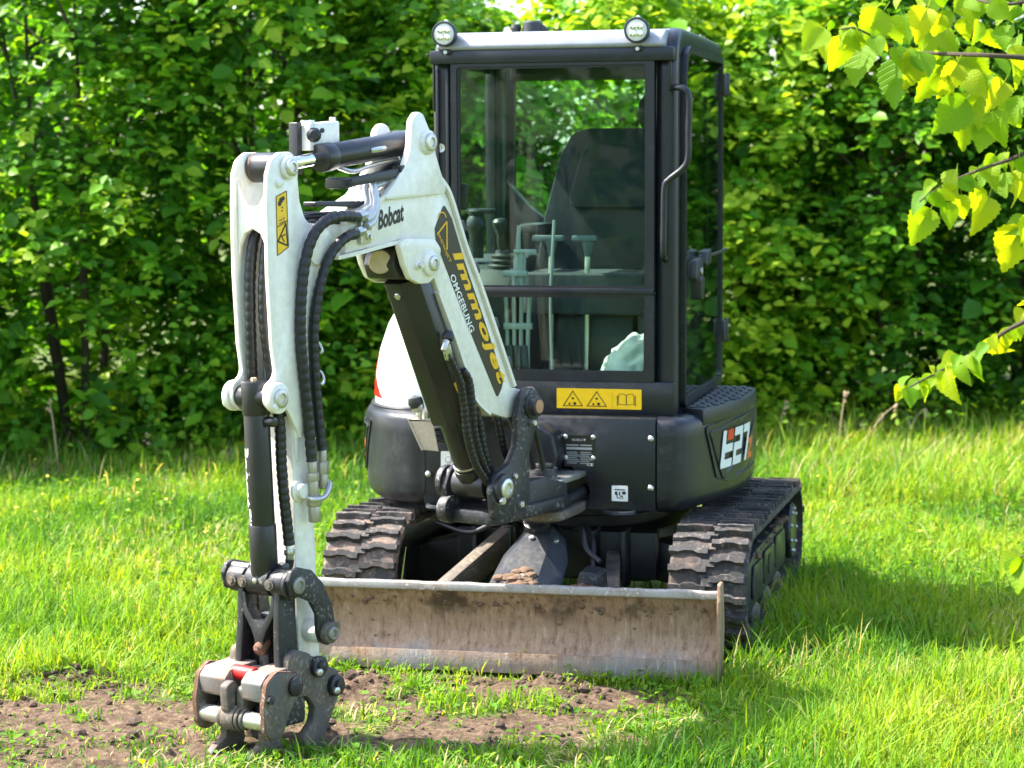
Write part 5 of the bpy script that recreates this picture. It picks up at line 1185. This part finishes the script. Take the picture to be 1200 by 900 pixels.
def grass(n, x0, x1, y0, y1, hfun, wid, dens, margin=.7, lean=.5, straw=.025):
    x = RNG.uniform(x0, x1, n); y = RNG.uniform(y0, y1, n)
    # tufts: pull part of the blades to clump centres
    k = RNG.random(n) < .55; cxs = np.floor(x/.075)+.5; jx = _tab[(cxs.astype(int)*7) % 256, (np.floor(y/.075).astype(int)*13) % 256]
    x = np.where(k, (cxs+.7*(jx-.5))*.075+RNG.normal(0, .016, n), x); y = np.where(k, (np.floor(y/.075)+.5+.7*(_tab[(np.floor(y/.075).astype(int)*5) % 256, cxs.astype(int) % 256]-.5))*.075+RNG.normal(0, .016, n), y)
    keep = in_view(x, y, margin) & (RNG.random(n) < dens(x, y)); x, y = x[keep], y[keep]; n = len(x)
    z = ground_h(x, y)-.006; h = hfun(x, y)*RNG.lognormal(-.05, .30, n); az = RNG.uniform(0, 2*np.pi, n)
    ln = np.abs(RNG.normal(lean, .28, n)); w = wid*RNG.uniform(.7, 1.3, n)
    dx, dy = np.cos(az), np.sin(az); px, py = -dy, dx; V_ = np.empty((n, 7, 3))
    for i, (s, ww) in enumerate(((0, .8), (.38, 1.0), (.74, .72), (1.0, 0))):
        out = h*ln*(s**1.9); up = h*(s-.35*ln*s**2.6)
        cx, cy, cz = x+dx*out, y+dy*out, z+up
        if i < 3:
            for j, sg in ((0, -1), (1, 1)): V_[:, i*2+j] = np.stack([cx+px*w*.5*ww*sg, cy+py*w*.5*ww*sg, cz], -1)
        else: V_[:, 6] = np.stack([cx, cy, cz], -1)
    o = np.arange(n)[:, None]*7
    quads = np.concatenate([o+np.array([[0, 1, 3, 2]]), o+np.array([[2, 3, 5, 4]])]); tris = o+np.array([[4, 5, 6]])
    patch = fbm(x*1.1+3, y*1.1+8, 3); t = np.clip(.40+1.5*(patch-.5)+RNG.normal(0, .17, n), .02, .86)
    t = np.where(RNG.random(n) < straw+.16*sstep(.55, .72, fbm(x*1.7+40, y*1.7, 2)), RNG.uniform(.9, 1, n), t)
    return V_.reshape(-1, 3), quads, tris, np.repeat(t, 7)
def join(parts):
    vs_, qs, ts, at, o = [], [], [], [], 0
    for v, q, t, a in parts: vs_.append(v); qs.append(q+o); ts.append(t+o); at.append(a); o += len(v)
    return np.concatenate(vs_), np.concatenate(qs), np.concatenate(ts), np.concatenate(at)
def under(x, y): return ((np.abs(x) < .80) & (y > -1.02) & (y < 1.0))
def broad(x, y):
    """the wider trampled strip in front of the machine"""
    wy = y+.35*(fbm(x*1.9+31, y*1.9, 3)-.5); wx = x+.4*(fbm(x*1.7+3, y*1.7+60, 3)-.5)
    return sstep(1.25, .55, np.abs(wx+.35)/1.25)*sstep(-1.15, -1.5, wy)*(.45+.55*sstep(.38, .56, fbm(x*4+11, y*4+2, 3)))
def dens_near(x, y):
    d = (1-.93*sstep(.15, .7, mud_mask(x, y))*(1-.8*sstep(.52, .62, fbm(x*7+5, y*7+1, 2))))*(1-.62*broad(x, y)); d = d*np.where(under(x, y), .12, 1)
    d = d*np.where((np.abs(x) < .78) & (y > -1.30) & (y < -1.0), .25, 1)
    return d*(.55+.45*sstep(.3, .55, fbm(x*2.6+20, y*2.6, 3)))
def h_near(x, y): return (.030+.11*fbm(x*2.4+5, y*2.4, 3)**1.2+.035*sstep(.6, 1.3, x)*sstep(-.8, -2, y)+.04*sstep(-.9, -1.7, x)*sstep(-1.7, -.9, y))*(1-.5*sstep(.05, .5, mud_mask(x, y)))*(1-.45*broad(x, y))
def h_mid(x, y): return .055+.085*fbm(x*1.1+9, y*1.1, 3)
def h_far(x, y): return .11+.13*fbm(x*.9+2, y*.9+4, 3)
GS = [(.0, (.045, .14, .014)), (.3, (.095, .235, .017)), (.6, (.17, .32, .020)), (.87, (.30, .39, .035)), (.9, (.42, .36, .16)), (1.0, (.55, .48, .26))]
M['grass'] = leaf_mat('meadow_grass', GS, (1.5, 1.35, .4), .62, .45)
gp = [grass(135000, -3.4, 2.9, -3.3, -.6, h_near,   .0056, dens_near), grass(26000, -3.4, 2.9, -3.3, -.6, lambda x, y: .05+0*x, .006, lambda x, y: (.25+.75*broad(x, y))*(1-sstep(.05, .4, mud_mask(x, y))), lean=1.2, straw=.45), grass(120000, -5.2, 3.4, -.6, 3.0, h_mid, .0060, lambda x, y: np.where(under(x, y), .15, .9)), grass(105000, -7, 5, 3.0, 8.2, h_far, .0068, lambda x, y: .9+0*x, 1.2, straw=.08)]
v, q, t, a = join(gp); link('meadow_grass', np_mesh('meadow_grass', v, q, t, {'tint': a}), None, M['grass'], kind='stuff')
# small broad leaves between the blades (clover, plantain)
def leaflets(n, x0, x1, y0, y1, size, hgt, dens, margin=.7):
    x = RNG.uniform(x0, x1, n); y = RNG.uniform(y0, y1, n); k = in_view(x, y, margin) & (RNG.random(n) < dens(x, y)); x, y = x[k], y[k]; n = len(x)
    z = ground_h(x, y)+RNG.uniform(.01, hgt, n); P = np.stack([x, y, z], -1); ax = RNG.normal(0, 1, (n, 3)); ax[:, 2] *= .35; ax /= np.linalg.norm(ax, axis=1)[:, None]
    up = RNG.normal(0, .35, (n, 3)); up[:, 2] += 1; return leaf_geo(P, ax, up, size*RNG.uniform(.6, 1.3, n), .62, np.clip(RNG.normal(.45, .17, n), 0, .86))
def leaf_geo(P, ax, up, ln, wr, tint, droop=.12):
    """folded, pointed leaves: 6 corners, 2 quads each"""
    n = len(P); side = np.cross(ax, up); side /= np.linalg.norm(side, axis=1)[:, None]+1e-9; nr = np.cross(side, ax)
    L_ = ln[:, None]; W_ = L_*wr*.5; Vv = np.empty((n, 6, 3))
    Vv[:, 0] = P; Vv[:, 1] = P+ax*L_*.30-side*W_*.92+nr*L_*.07; Vv[:, 2] = P+ax*L_*.66-side*W_*.80+nr*L_*.03
    Vv[:, 3] = P+ax*L_-nr*L_*droop; Vv[:, 4] = P+ax*L_*.66+side*W_*.80+nr*L_*.03; Vv[:, 5] = P+ax*L_*.30+side*W_*.92+nr*L_*.07
    o = np.arange(n)[:, None]*6; q = np.concatenate([o+np.array([[0, 3, 2, 1]]), o+np.array([[0, 5, 4, 3]])])
    return Vv.reshape(-1, 3), q, np.empty((0, 3), int), np.repeat(tint, 6)
gl = [leaflets(16000, -3.4, 2.8, -3.3, -.4, .030, .05, lambda x, y: .8*dens_near(x, y)), leaflets(12000, -5, 3.4, -.4, 4, .038, .09, lambda x, y: np.where(under(x, y), 0, .8)), leaflets(14000, -8, 5, 3.2, 7.6, .055, .34, lambda x, y: sstep(1.3, .1, np.abs((y-(4.75+.42*(x+2.0)))))*.9, 1.2)]
v, q, t, a = join(gl); link('meadow_herbs', np_mesh('meadow_herbs', v, q, t, {'tint': a}), None, M['grass'], kind='stuff')
# tall stalks with dry heads, and small yellow flowers in the far grass
def hedge_y(x): return 4.30+.43*(x+2.45)
b = B(); hd_ = B()
for k in range(14):
    x = RNG.uniform(-6, 3.2); y = hedge_y(x)-RNG.uniform(-.1, .8)*(1 if RNG.random() < .8 else 2.5); hh = RNG.uniform(.16, .40); a = RNG.uniform(0, 6.28); l = RNG.uniform(.02, .22)
    p = V(x, y, 0); tip = p+V(math.cos(a)*l, math.sin(a)*l, hh); b.tube([p, p.lerp(tip, .6)+V(0, 0, .05), tip], [.004, .003, .002], 4, 4)
    for j in range(7): lump(hd_, tip+V(RNG.normal(0, .008), RNG.normal(0, .008), RNG.uniform(-.07, .01)), RNG.uniform(.006, .012), 0, 1.2)
for x, y, hh, l, a in ((.60, 4.9, .42, .08, 1), (.70, 4.95, .34, .26, .3), (-3.9, 3.2, .45, .10, 2.5)):
    p = V(x, y, 0); tip = p+V(math.cos(a)*l, math.sin(a)*l, hh); b.tube([p, p.lerp(tip, .6)+V(0, 0, .04), tip], [.006, .005, .003], 5, 4)
    for j in range(7): lump(hd_, tip+V(RNG.normal(0, .007), RNG.normal(0, .007), RNG.uniform(-.07, .01)), RNG.uniform(.006, .011), 0, 1.3)
b.done('dry_stalks', plain('dry_stalk', (.34, .25, .13), .8), None, kind='stuff'); hd_.done('seed_heads', plain('seed_head', (.42, .29, .17), .9), None, 20, kind='stuff')
fv = B()
for k in range(50):
    x = RNG.uniform(-5.2, -.9) if k < 38 else RNG.uniform(.5, 3.0); y = RNG.uniform(.6, hedge_y(x)-.3)
    c = V(x, y, float(ground_h(np.array([x]), np.array([y]))[0])+RNG.uniform(.14, .26)); r = RNG.uniform(.006, .012)
    fv.lathe(c, V(RNG.normal(0, .3), RNG.normal(-.3, .3), 1), [(0, r*.3), (.004, r), (.007, r*.8), (.009, .001)], 7)
fv.done('yellow_flowers', plain('flower_yellow', (.75, .60, .06), .6), None, kind='stuff')
# a few tall fresh blades in front of the far track
b = B()
for x0, y0, hh, l in ((-.46, -1.16, .44, .05), (-.43, -1.15, .24, -.06), (-.41, -1.17, .27, .07), (-.39, -1.16, .22, .03), (-.48, -1.15, .30, -.10)):
    b.tube([(x0, y0, 0), (x0+l*.3, y0, hh*.5), (x0+l, y0-.02, hh)], [.005, .004, .0012], 5, 5)
b.done('tall_grass', plain('fresh_stem', (.16, .24, .04), .5), None, kind='stuff')

# ---- hedge trees
M['bark'] = paint('bark', (.075, .058, .042), .9, dirt=(.12, .12, .07), dirt_amt=.6, bumpy=.6, scale=12, spec=.2)
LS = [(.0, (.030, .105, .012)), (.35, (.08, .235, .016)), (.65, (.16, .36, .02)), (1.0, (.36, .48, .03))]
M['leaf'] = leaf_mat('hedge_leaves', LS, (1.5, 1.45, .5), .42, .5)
def crown_mesh(name, cx, cy, z0, z1, rx, ry, nspray, tint, leaf=.105, per=13, rs=1):
    r = np.random.default_rng(rs); n = nspray
    th = r.uniform(0, 2*np.pi, n); zz = r.uniform(0, 1, n)
    prof = np.sin(np.pi*np.clip(.16+.80*zz, 0, 1))**.55                       # rounded outline
    lob = 1+.22*np.sin(3*th+rs)*np.sin(5*zz+rs*1.7)+.15*np.sin(7*th+2*rs+9*zz)  # bulges and hollows
    rad = r.uniform(.30, 1.0, n)**.55*prof*lob
    nc = max(12, n//9); ci = r.integers(0, nc, n); own = r.random(n) < .22       # boughs: sprays gather round them, gaps between
    tc_, zc_ = r.uniform(0, 2*np.pi, nc), (np.arange(nc)+r.uniform(0, 1, nc))/nc; rc_ = r.uniform(.62, 1.02, nc)
    th = np.where(own, th, tc_[ci]+r.normal(0, .20, n)); zz = np.clip(np.where(own, zz, zc_[ci]+r.normal(0, .034, n)), 0, 1)
    prof = np.sin(np.pi*np.clip(.24+.72*zz, 0, 1))**.5; lob = 1+.12*np.sin(3*th+rs)*np.sin(5*zz+rs*1.7)
    rad = np.where(own, rad, rc_[ci]*prof*lob+r.normal(0, .10, n))
    O = np.stack([cx+rx*rad*np.cos(th), cy+ry*rad*np.sin(th), z0+(z1-z0)*zz], -1)
    d = np.stack([np.cos(th)+r.normal(0, .35, n), np.sin(th)+r.normal(0, .35, n), r.normal(.12, .28, n)], -1); d /= np.linalg.norm(d, axis=1)[:, None]
    sl = r.uniform(.28, .55, n); s = (np.arange(per)+.5)/per
    cs = np.array([0, 0, -1.0])
    S = s[None, :, None]
    P = O[:, None]+d[:, None]*(sl[:, None, None]*(S-.35))+cs*(sl[:, None, None]*.42*S**2)+r.normal(0, .018, (n, per, 3))
    lat = np.cross(d, [0, 0, 1]); lat /= np.linalg.norm(lat, axis=1)[:, None]+1e-9
    alt = np.where(np.arange(per) % 2 == 0, 1.0, -1.0)[None, :, None]
    ax = d[:, None]*.65+lat[:, None]*alt*.85+np.array([0, 0, -.28])+r.normal(0, .28, (n, per, 3)); ax /= np.linalg.norm(ax, axis=2)[..., None]
    up = np.array([0, 0, 1.0])+d[:, None]*.45+r.normal(0, .38, (n, per, 3))
    ln = leaf*.66*r.lognormal(0, .34, (n, per))*(1-.25*np.abs(S[..., 0]-.45))
    tn = np.clip(.10*(rc_[ci][:, None]-.8)/.2*(~own)[:, None]+tint[0]+tint[1]*(r.normal(0, 1, n)[:, None]*.7+r.normal(0, .6, (n, per)))+.42*(s[None]**2-.38), 0, 1)  # lighter towards spray tips: young leaves, with sunlit tips put into the tint
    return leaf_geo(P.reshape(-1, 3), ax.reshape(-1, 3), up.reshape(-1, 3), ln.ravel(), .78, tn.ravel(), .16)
def tree(x, y, z0, z1, rx, ry, ns, tint, label, cat, name, stems=4, leaf=.105, rs=1, tr=.035, group='trees and bushes of the hedge'):
    t = empty(name, (0, 0, 0), label, cat, group)
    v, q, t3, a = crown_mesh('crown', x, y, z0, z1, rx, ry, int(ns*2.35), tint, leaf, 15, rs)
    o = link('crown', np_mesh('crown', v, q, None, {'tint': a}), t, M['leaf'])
    r = random.Random(rs)
    for k in range(stems):
        b = B(); an = r.uniform(0, 6.28); sp = r.uniform(.15, .6) if stems > 1 else .05; p0 = V(x+math.cos(an)*.10, y+math.sin(an)*.10, -.05)
        top = V(x+math.cos(an)*rx*sp, y+math.sin(an)*ry*sp, z0+(z1-z0)*r.uniform(.7, .92)); mid = p0.lerp(top, .45)+V(r.uniform(-.1, .1), r.uniform(-.1, .1), .1)
        b.tube([p0, mid, top], [tr*.9, tr*.6, tr*.2], 7, 6)
        for j in range(7):
            f = r.uniform(.3, .9); q0 = p0.lerp(mid, f*2) if f < .5 else mid.lerp(top, f*2-1); aa = r.uniform(0, 6.28); l = r.uniform(.4, .9)*rx
            q1 = q0+V(math.cos(aa)*l, math.sin(aa)*l, r.uniform(.05, .5)); b.tube([q0, q0.lerp(q1, .5)+V(0, 0, .06), q1], [tr*.45, tr*.3, tr*.1], 5, 4)
        b.done('trunk', M['bark'], t)
    return t
HB = 'hedge'
front = [  # x, y, bottom, top, rx, ry, sprays, tint, label
 (-5.6, 3.5, .10, 2.3, 1.1, .9, 420, (.46, .20), 'bush at the far left end of the hedge, mostly cut by the picture edge', 'hedge_bush'),
 (-4.25, 4.35, .06, 4.0, 1.1, .95, 660, (.45, .20), 'leafy green bush at the left edge of the hedge, above the yellow-dotted grass', 'hedge_bush'),
 (-3.15, 4.85, .08, 4.1, 1.05, 1.0, 680, (.46, .21), 'leafy green bush of the hedge directly left of the raised arm', 'hedge_bush'),
 (-2.15, 5.35, .10, 3.05, .95, .95, 520, (.56, .21), 'leafy bush of the hedge showing between the raised arm and the cab', 'hedge_bush'),
 (-.95, 6.2, .10, 3.25, .95, .9, 520, (.78, .17), 'light green bush seen through the windscreen behind the seat', 'hedge_bush'),
 (.0, 6.5, .08, 3.0, .80, .8, 470, (.70, .20), 'bright yellow-green bush just right of the cab door', 'hedge_bush'),
 (.72, 6.75, .3, 3.6, .85, .8, 430, (.34, .20), 'mid-green bush between the bright bush and the overhanging twigs', 'hedge_bush'),
 (1.75, 7.25, .35, 4.3, 1.0, .95, 560, (.17, .18), 'darkest green tree of the hedge, right behind the overhanging twigs', 'hedge_tree'),
 (2.95, 7.6, .25, 4.3, 1.05, .95, 500, (.20, .18), 'dark green bush at the right edge of the hedge', 'hedge_bush'),
 (4.3, 8.1, .2, 4.4, 1.2, 1.0, 460, (.68, .2), 'bush of the hedge beyond the right picture edge', 'hedge_bush'),
 (5.9, 8.5, .2, 4.6, 1.3, 1.0, 420, (.70, .2), 'outermost bush of the hedge on the right, past the picture edge', 'hedge_bush'),
]
for i, (x, y, z0, z1, rx, ry, ns, tn, lab, nm) in enumerate(front):
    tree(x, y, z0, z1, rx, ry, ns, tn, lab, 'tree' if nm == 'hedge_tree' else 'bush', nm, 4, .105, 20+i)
back = [
 (-6.4, 6.6, .4, 3.2, 1.5, 1.3, 380, (.40, .2), 'dark tree standing behind the left end of the hedge'),
 (-4.3, 7.4, .6, 5.8, 1.6, 1.4, 480, (.40, .2), 'dark tree showing through gaps of the hedge left of the arm'),
 (-3.75, 8.0, .6, 5.6, 1.05, 1.3, 420, (.45, .2), 'tall tree behind the hedge, left of the bright gap in the leaves'),
 (-.45, 9.2, .5, 5.6, 1.35, 1.3, 480, (.88, .14), 'sunny yellow-green tree rising above the cab roof'),
 (1.2, 9.8, .6, 5.8, 1.35, 1.3, 440, (.72, .2), 'light green tree behind the hedge, right of the cab roof'),
 (3.1, 10.2, .8, 6.0, 1.5, 1.4, 420, (.2, .2), 'dark tree behind the hedge, above the overhanging twigs'),
 (5.4, 10.8, .8, 6.0, 1.7, 1.5, 380, (.42, .2), 'tree behind the hedge past the right picture edge'),
]
for i, (x, y, z0, z1, rx, ry, ns, tn, lab) in enumerate(back):
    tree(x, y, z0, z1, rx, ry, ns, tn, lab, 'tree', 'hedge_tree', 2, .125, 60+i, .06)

# unseen wood behind the viewer, added to darken what the cab glass reflects
W_ = []
o_ = 0
for i in range(9):
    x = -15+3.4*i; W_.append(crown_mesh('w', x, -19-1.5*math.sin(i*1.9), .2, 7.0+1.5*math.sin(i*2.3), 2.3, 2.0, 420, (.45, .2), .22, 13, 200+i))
v, q, t, a = join(W_); link('added_wood', np_mesh('added_wood', v, q, None, {'tint': a}), None, M['leaf'], kind='stuff')

# ---- twigs of a tree beside the viewer
def serrated(var):
    b = B(); n = 18; rows = []
    for i in range(n+1):
        f = i/n; wv = math.sin(math.pi*min(1, f*1.01)**.80)**.80*.44*(1-.38*f) if 0 < f < 1 else 0
        if i in (0, n): wv = .004
        tooth = .030 if i % 2 else -.012
        rows.append((f, wv+tooth*(0 < i < n)))
    g = []
    for f, wv in rows:
        bend = -.16*f*f*(1+.9*var); r_ = []
        for s in (-1, -.5, 0, .5, 1):
            r_.append(V(wv*s+.02*var*math.sin(4*f), f-.02*abs(s), bend+abs(s)*wv*(.30+.1*var)+.02*math.sin(9*f+2*var)*abs(s)))
        g.append(r_)
    b.sheet(g); b.tube([(0, -.28, .05), (0, -.12, .02), (0, .02, 0)], .012, 5, 3)
    me = b.mesh('leaf', 50); nv = len(me.vertices); a = me.attributes.new('tint', 'FLOAT', 'POINT'); a.data.foreach_set('value', np.full(nv, .35+.18*var, dtype=np.float32)); return me
LEAFS = [serrated(k) for k in range(4)]
BS = [(.0, (.10, .25, .010)), (.5, (.20, .36, .010)), (1.0, (.36, .44, .012))]
M['bigleaf'] = leaf_mat('twig_leaves', BS, (1.5, 1.35, .25), .5, .58)
def add_veins(m):
    t, N, L = nt(m); bs = N['Principled BSDF']; tc = N.new('ShaderNodeTexCoord'); sx = N.new('ShaderNodeSeparateXYZ'); L.new(tc.outputs['Object'], sx.inputs[0])
    ab = mul(N, L, sx.outputs[0], 0, 'ABSOLUTE'); k = mul(N, L, sx.outputs[1], mul(N, L, ab, .75), 'SUBTRACT')
    w = mul(N, L, mul(N, L, k, 52), 0, 'SINE'); v = step(N, L, w, .55, 1.0); mid = step(N, L, ab, .022, .008); v = mul(N, L, v, mid, 'MAXIMUM')
    bump(N, L, bs, mul(N, L, v, -1), .28, .02)
    src = bs.inputs['Base Color'].links[0].from_socket
    c = mixc(N, L, mul(N, L, v, .12), src, (.36, .44, .10)); oi = N.new('ShaderNodeObjectInfo')
    c = mixc(N, L, 1.0, c, ramp(N, L, oi.outputs['Random'], [(0, (.62, .78, .6)), (.5, (.9, .95, .9)), (1, (1.2, 1.08, 1))]), 'MULTIPLY')
    L.new(c, bs.inputs['Base Color'])
    for n in N:
        if n.type == 'BSDF_TRANSLUCENT': L.new(mixc(N, L, 1.0, c, (1.5, 1.35, .35), 'MULTIPLY'), n.inputs[0])
add_veins(M['bigleaf'])
for l in LEAFS: l.materials.append(M['bigleaf'])
DEP = 5.55
def at(px, py, dep=DEP):
    return CAM+(FWD+RIGHT*((px-600)/2531)-UP*((py-450)/2531))*dep
OT = empty('overhanging_tree', (0, 0, 0), 'sunlit twigs with large toothed yellow-green leaves hanging in at the right', 'tree')
trunk_p = at(1800, 500, 5.6); tx, ty = trunk_p.x, trunk_p.y
b = B(); b.tube([(tx+.05, ty, -.1), (tx, ty, .8), (tx-.05, ty+.03, 1.8), (tx+.02, ty, 3.2)], [.10, .085, .07, .045], 12, 6); b.done('trunk', M['bark'], OT)
TW = {
 'a': ([(1560, 130), (1400, 95), (1240, 72), (1160, 65), (1085, 62), (1045, 54), (1005, 34), (985, 34)], 0.0),
 'b': ([(1580, 160), (1420, 170), (1240, 172), (1180, 188), (1130, 206), (1098, 222), (1078, 236)], .12),
 'c': ([(1600, 330), (1420, 345), (1250, 362), (1190, 382), (1150, 408), (1110, 430), (1082, 445), (1058, 458)], .05),
 'd': ([(1600, 240), (1400, 235), (1260, 240), (1215, 255), (1199, 266)], -.1),
 'e': ([(1600, 560), (1400, 600), (1260, 640), (1205, 650), (1188, 655)], .25),
 'f': ([(1560, 40), (1400, 10), (1260, -8), (1180, 5), (1120, -6), (1060, -14)], .1),
}
def C1(P): return [(900+a/3, c/3, 900+e/3, g/3) for a, c, e, g in P]
def C2(P): return [(1000+a*.2778, 250+c*.2778, 1000+e*.2778, 250+g*.2778) for a, c, e, g in P]
LV = {
 'a': C1([(195, 100, 125, 170), (215, 115, 175, 215), (270, 130, 235, 250), (225, 72, 212, 112), (345, 140, 293, 300), (405, 40, 330, 160), (390, 20, 320, 80), (470, 205, 430, 382), (500, 190, 520, 290), (545, 185, 500, 295), (640, 195, 548, 352), (665, 225, 628, 335), (620, 110, 645, 175), (740, 75, 738, 150), (745, 340, 650, 512), (695, 350, 580, 475), (780, 430, 740, 532), (822, 385, 800, 515), (690, 180, 765, 255), (800, 200, 855, 262), (830, 290, 795, 372), (895, 340, 850, 432), (700, 260, 760, 330), (860, 160, 900, 240), (600, 260, 640, 340)]),
 'f': C1([(640, 40, 600, 130), (700, 60, 690, 150), (660, 130, 600, 220), (780, 100, 800, 190), (840, 90, 820, 170), (860, 210, 900, 300), (720, 230, 700, 330), (560, 110, 560, 200), (780, 260, 740, 350), (740, 300, 800, 390), (840, 350, 880, 450), (520, 40, 560, 120), (880, 130, 860, 210), (480, 50, 490, 160), (560, 30, 525, 130), (610, 50, 590, 148), (690, -20, 660, 32), (760, 10, 728, 62), (880, 20, 855, 72), (470, -10, 440, 25), (820, -30, 800, 40), (540, -20, 600, 40), (430, 60, 470, 150)]),
 'b': C1([(560, 675, 500, 752), (572, 735, 508, 852), (625, 712, 648, 808), (680, 685, 688, 772), (775, 695, 748, 815), (740, 655, 728, 735), (820, 612, 832, 695), (662, 595, 630, 662), (842, 535, 818, 592), (795, 545, 765, 602), (895, 595, 868, 705), (860, 640, 900, 720), (590, 640, 540, 670), (700, 640, 760, 660), (880, 520, 900, 560)]),
 'd': [(1199, 266, 1174, 318), (1215, 250, 1210, 300)],
 'c': C2([(240, 688, 186, 722), (222, 728, 168, 790), (312, 700, 248, 792), (322, 642, 345, 668), (345, 700, 310, 740), (406, 668, 396, 784), (420, 655, 505, 700), (492, 596, 480, 650), (522, 608, 524, 722), (600, 518, 586, 582), (640, 508, 652, 584), (690, 470, 718, 514), (722, 408, 688, 442), (716, 366, 698, 404), (450, 600, 420, 640), (560, 560, 530, 540), (380, 640, 350, 690)]),
 'e': [(1192, 652, 1166, 668), (1205, 655, 1186, 690), (1200, 648, 1210, 690), (1210, 730, 1196, 760)],
}
rl = random.Random(5)
for key, (path, dz) in TW.items():
    b = B(); pts = [at(px, py, DEP+dz+.10*math.sin(i*1.7)) for i, (px, py) in enumerate(path)]
    pts = [V(tx-.02, ty, pts[0].z-.12)]+pts
    b.tube(pts, [.016, .010, .006, .0035, .002], 7, 8)
    br = b.done('branch', M['twig'] if 'twig' in M else M['bark'], OT)
    sp = smooth(pts, 10)
    lv = list(LV.get(key, []))
    for k in range(26):                                   # leaves outside the frame, along the thicker part
        i = rl.randint(4, len(sp)//2); p = sp[i]
        d = p-CAM; f_ = d.dot(FWD); px = 600+2531*d.dot(RIGHT)/f_; py = 450-2531*d.dot(UP)/f_
        if px > 1225: lv.append((px, py, px+rl.uniform(-45, 35), py+rl.uniform(15, 60)))
    for k in range(15):                                  # smaller leaves close along the visible twig
        i = rl.randint(len(sp)//2-4, len(sp)-3); p = sp[i]; d = p-CAM; f_ = d.dot(FWD); px = 600+2531*d.dot(RIGHT)/f_; py = 450-2531*d.dot(UP)/f_
        l_ = rl.uniform(16, 34); an = rl.uniform(.25, 2.9); lv.append((px, py, px+l_*math.cos(an), py+l_*math.sin(an)))
    for (ax_, ay_, bx_, by_) in lv:
        dep = DEP+dz+rl.uniform(-.09, .09); p0 = at(ax_, ay_, dep); p1 = at(bx_, by_, dep-rl.uniform(-.02, .045)); y_ = p1-p0; ln = y_.length*.98; y_.normalize()
        n_ = (-FWD*rl.uniform(.25, .9)+V(0, 0, 1)*rl.uniform(.3, .9)+RIGHT*rl.uniform(-1.1, .7)).normalized(); x_ = y_.cross(n_).normalized(); n_ = x_.cross(y_)
        o = link('leaf', LEAFS[rl.randrange(4)], br); w_ = ln*rl.uniform(.95, 1.2)
        o.matrix_local = Matrix(((x_.x*w_, y_.x*ln, n_.x*ln, p0.x), (x_.y*w_, y_.y*ln, n_.y*ln, p0.y), (x_.z*w_, y_.z*ln, n_.z*ln, p0.z), (0, 0, 0, 1)))
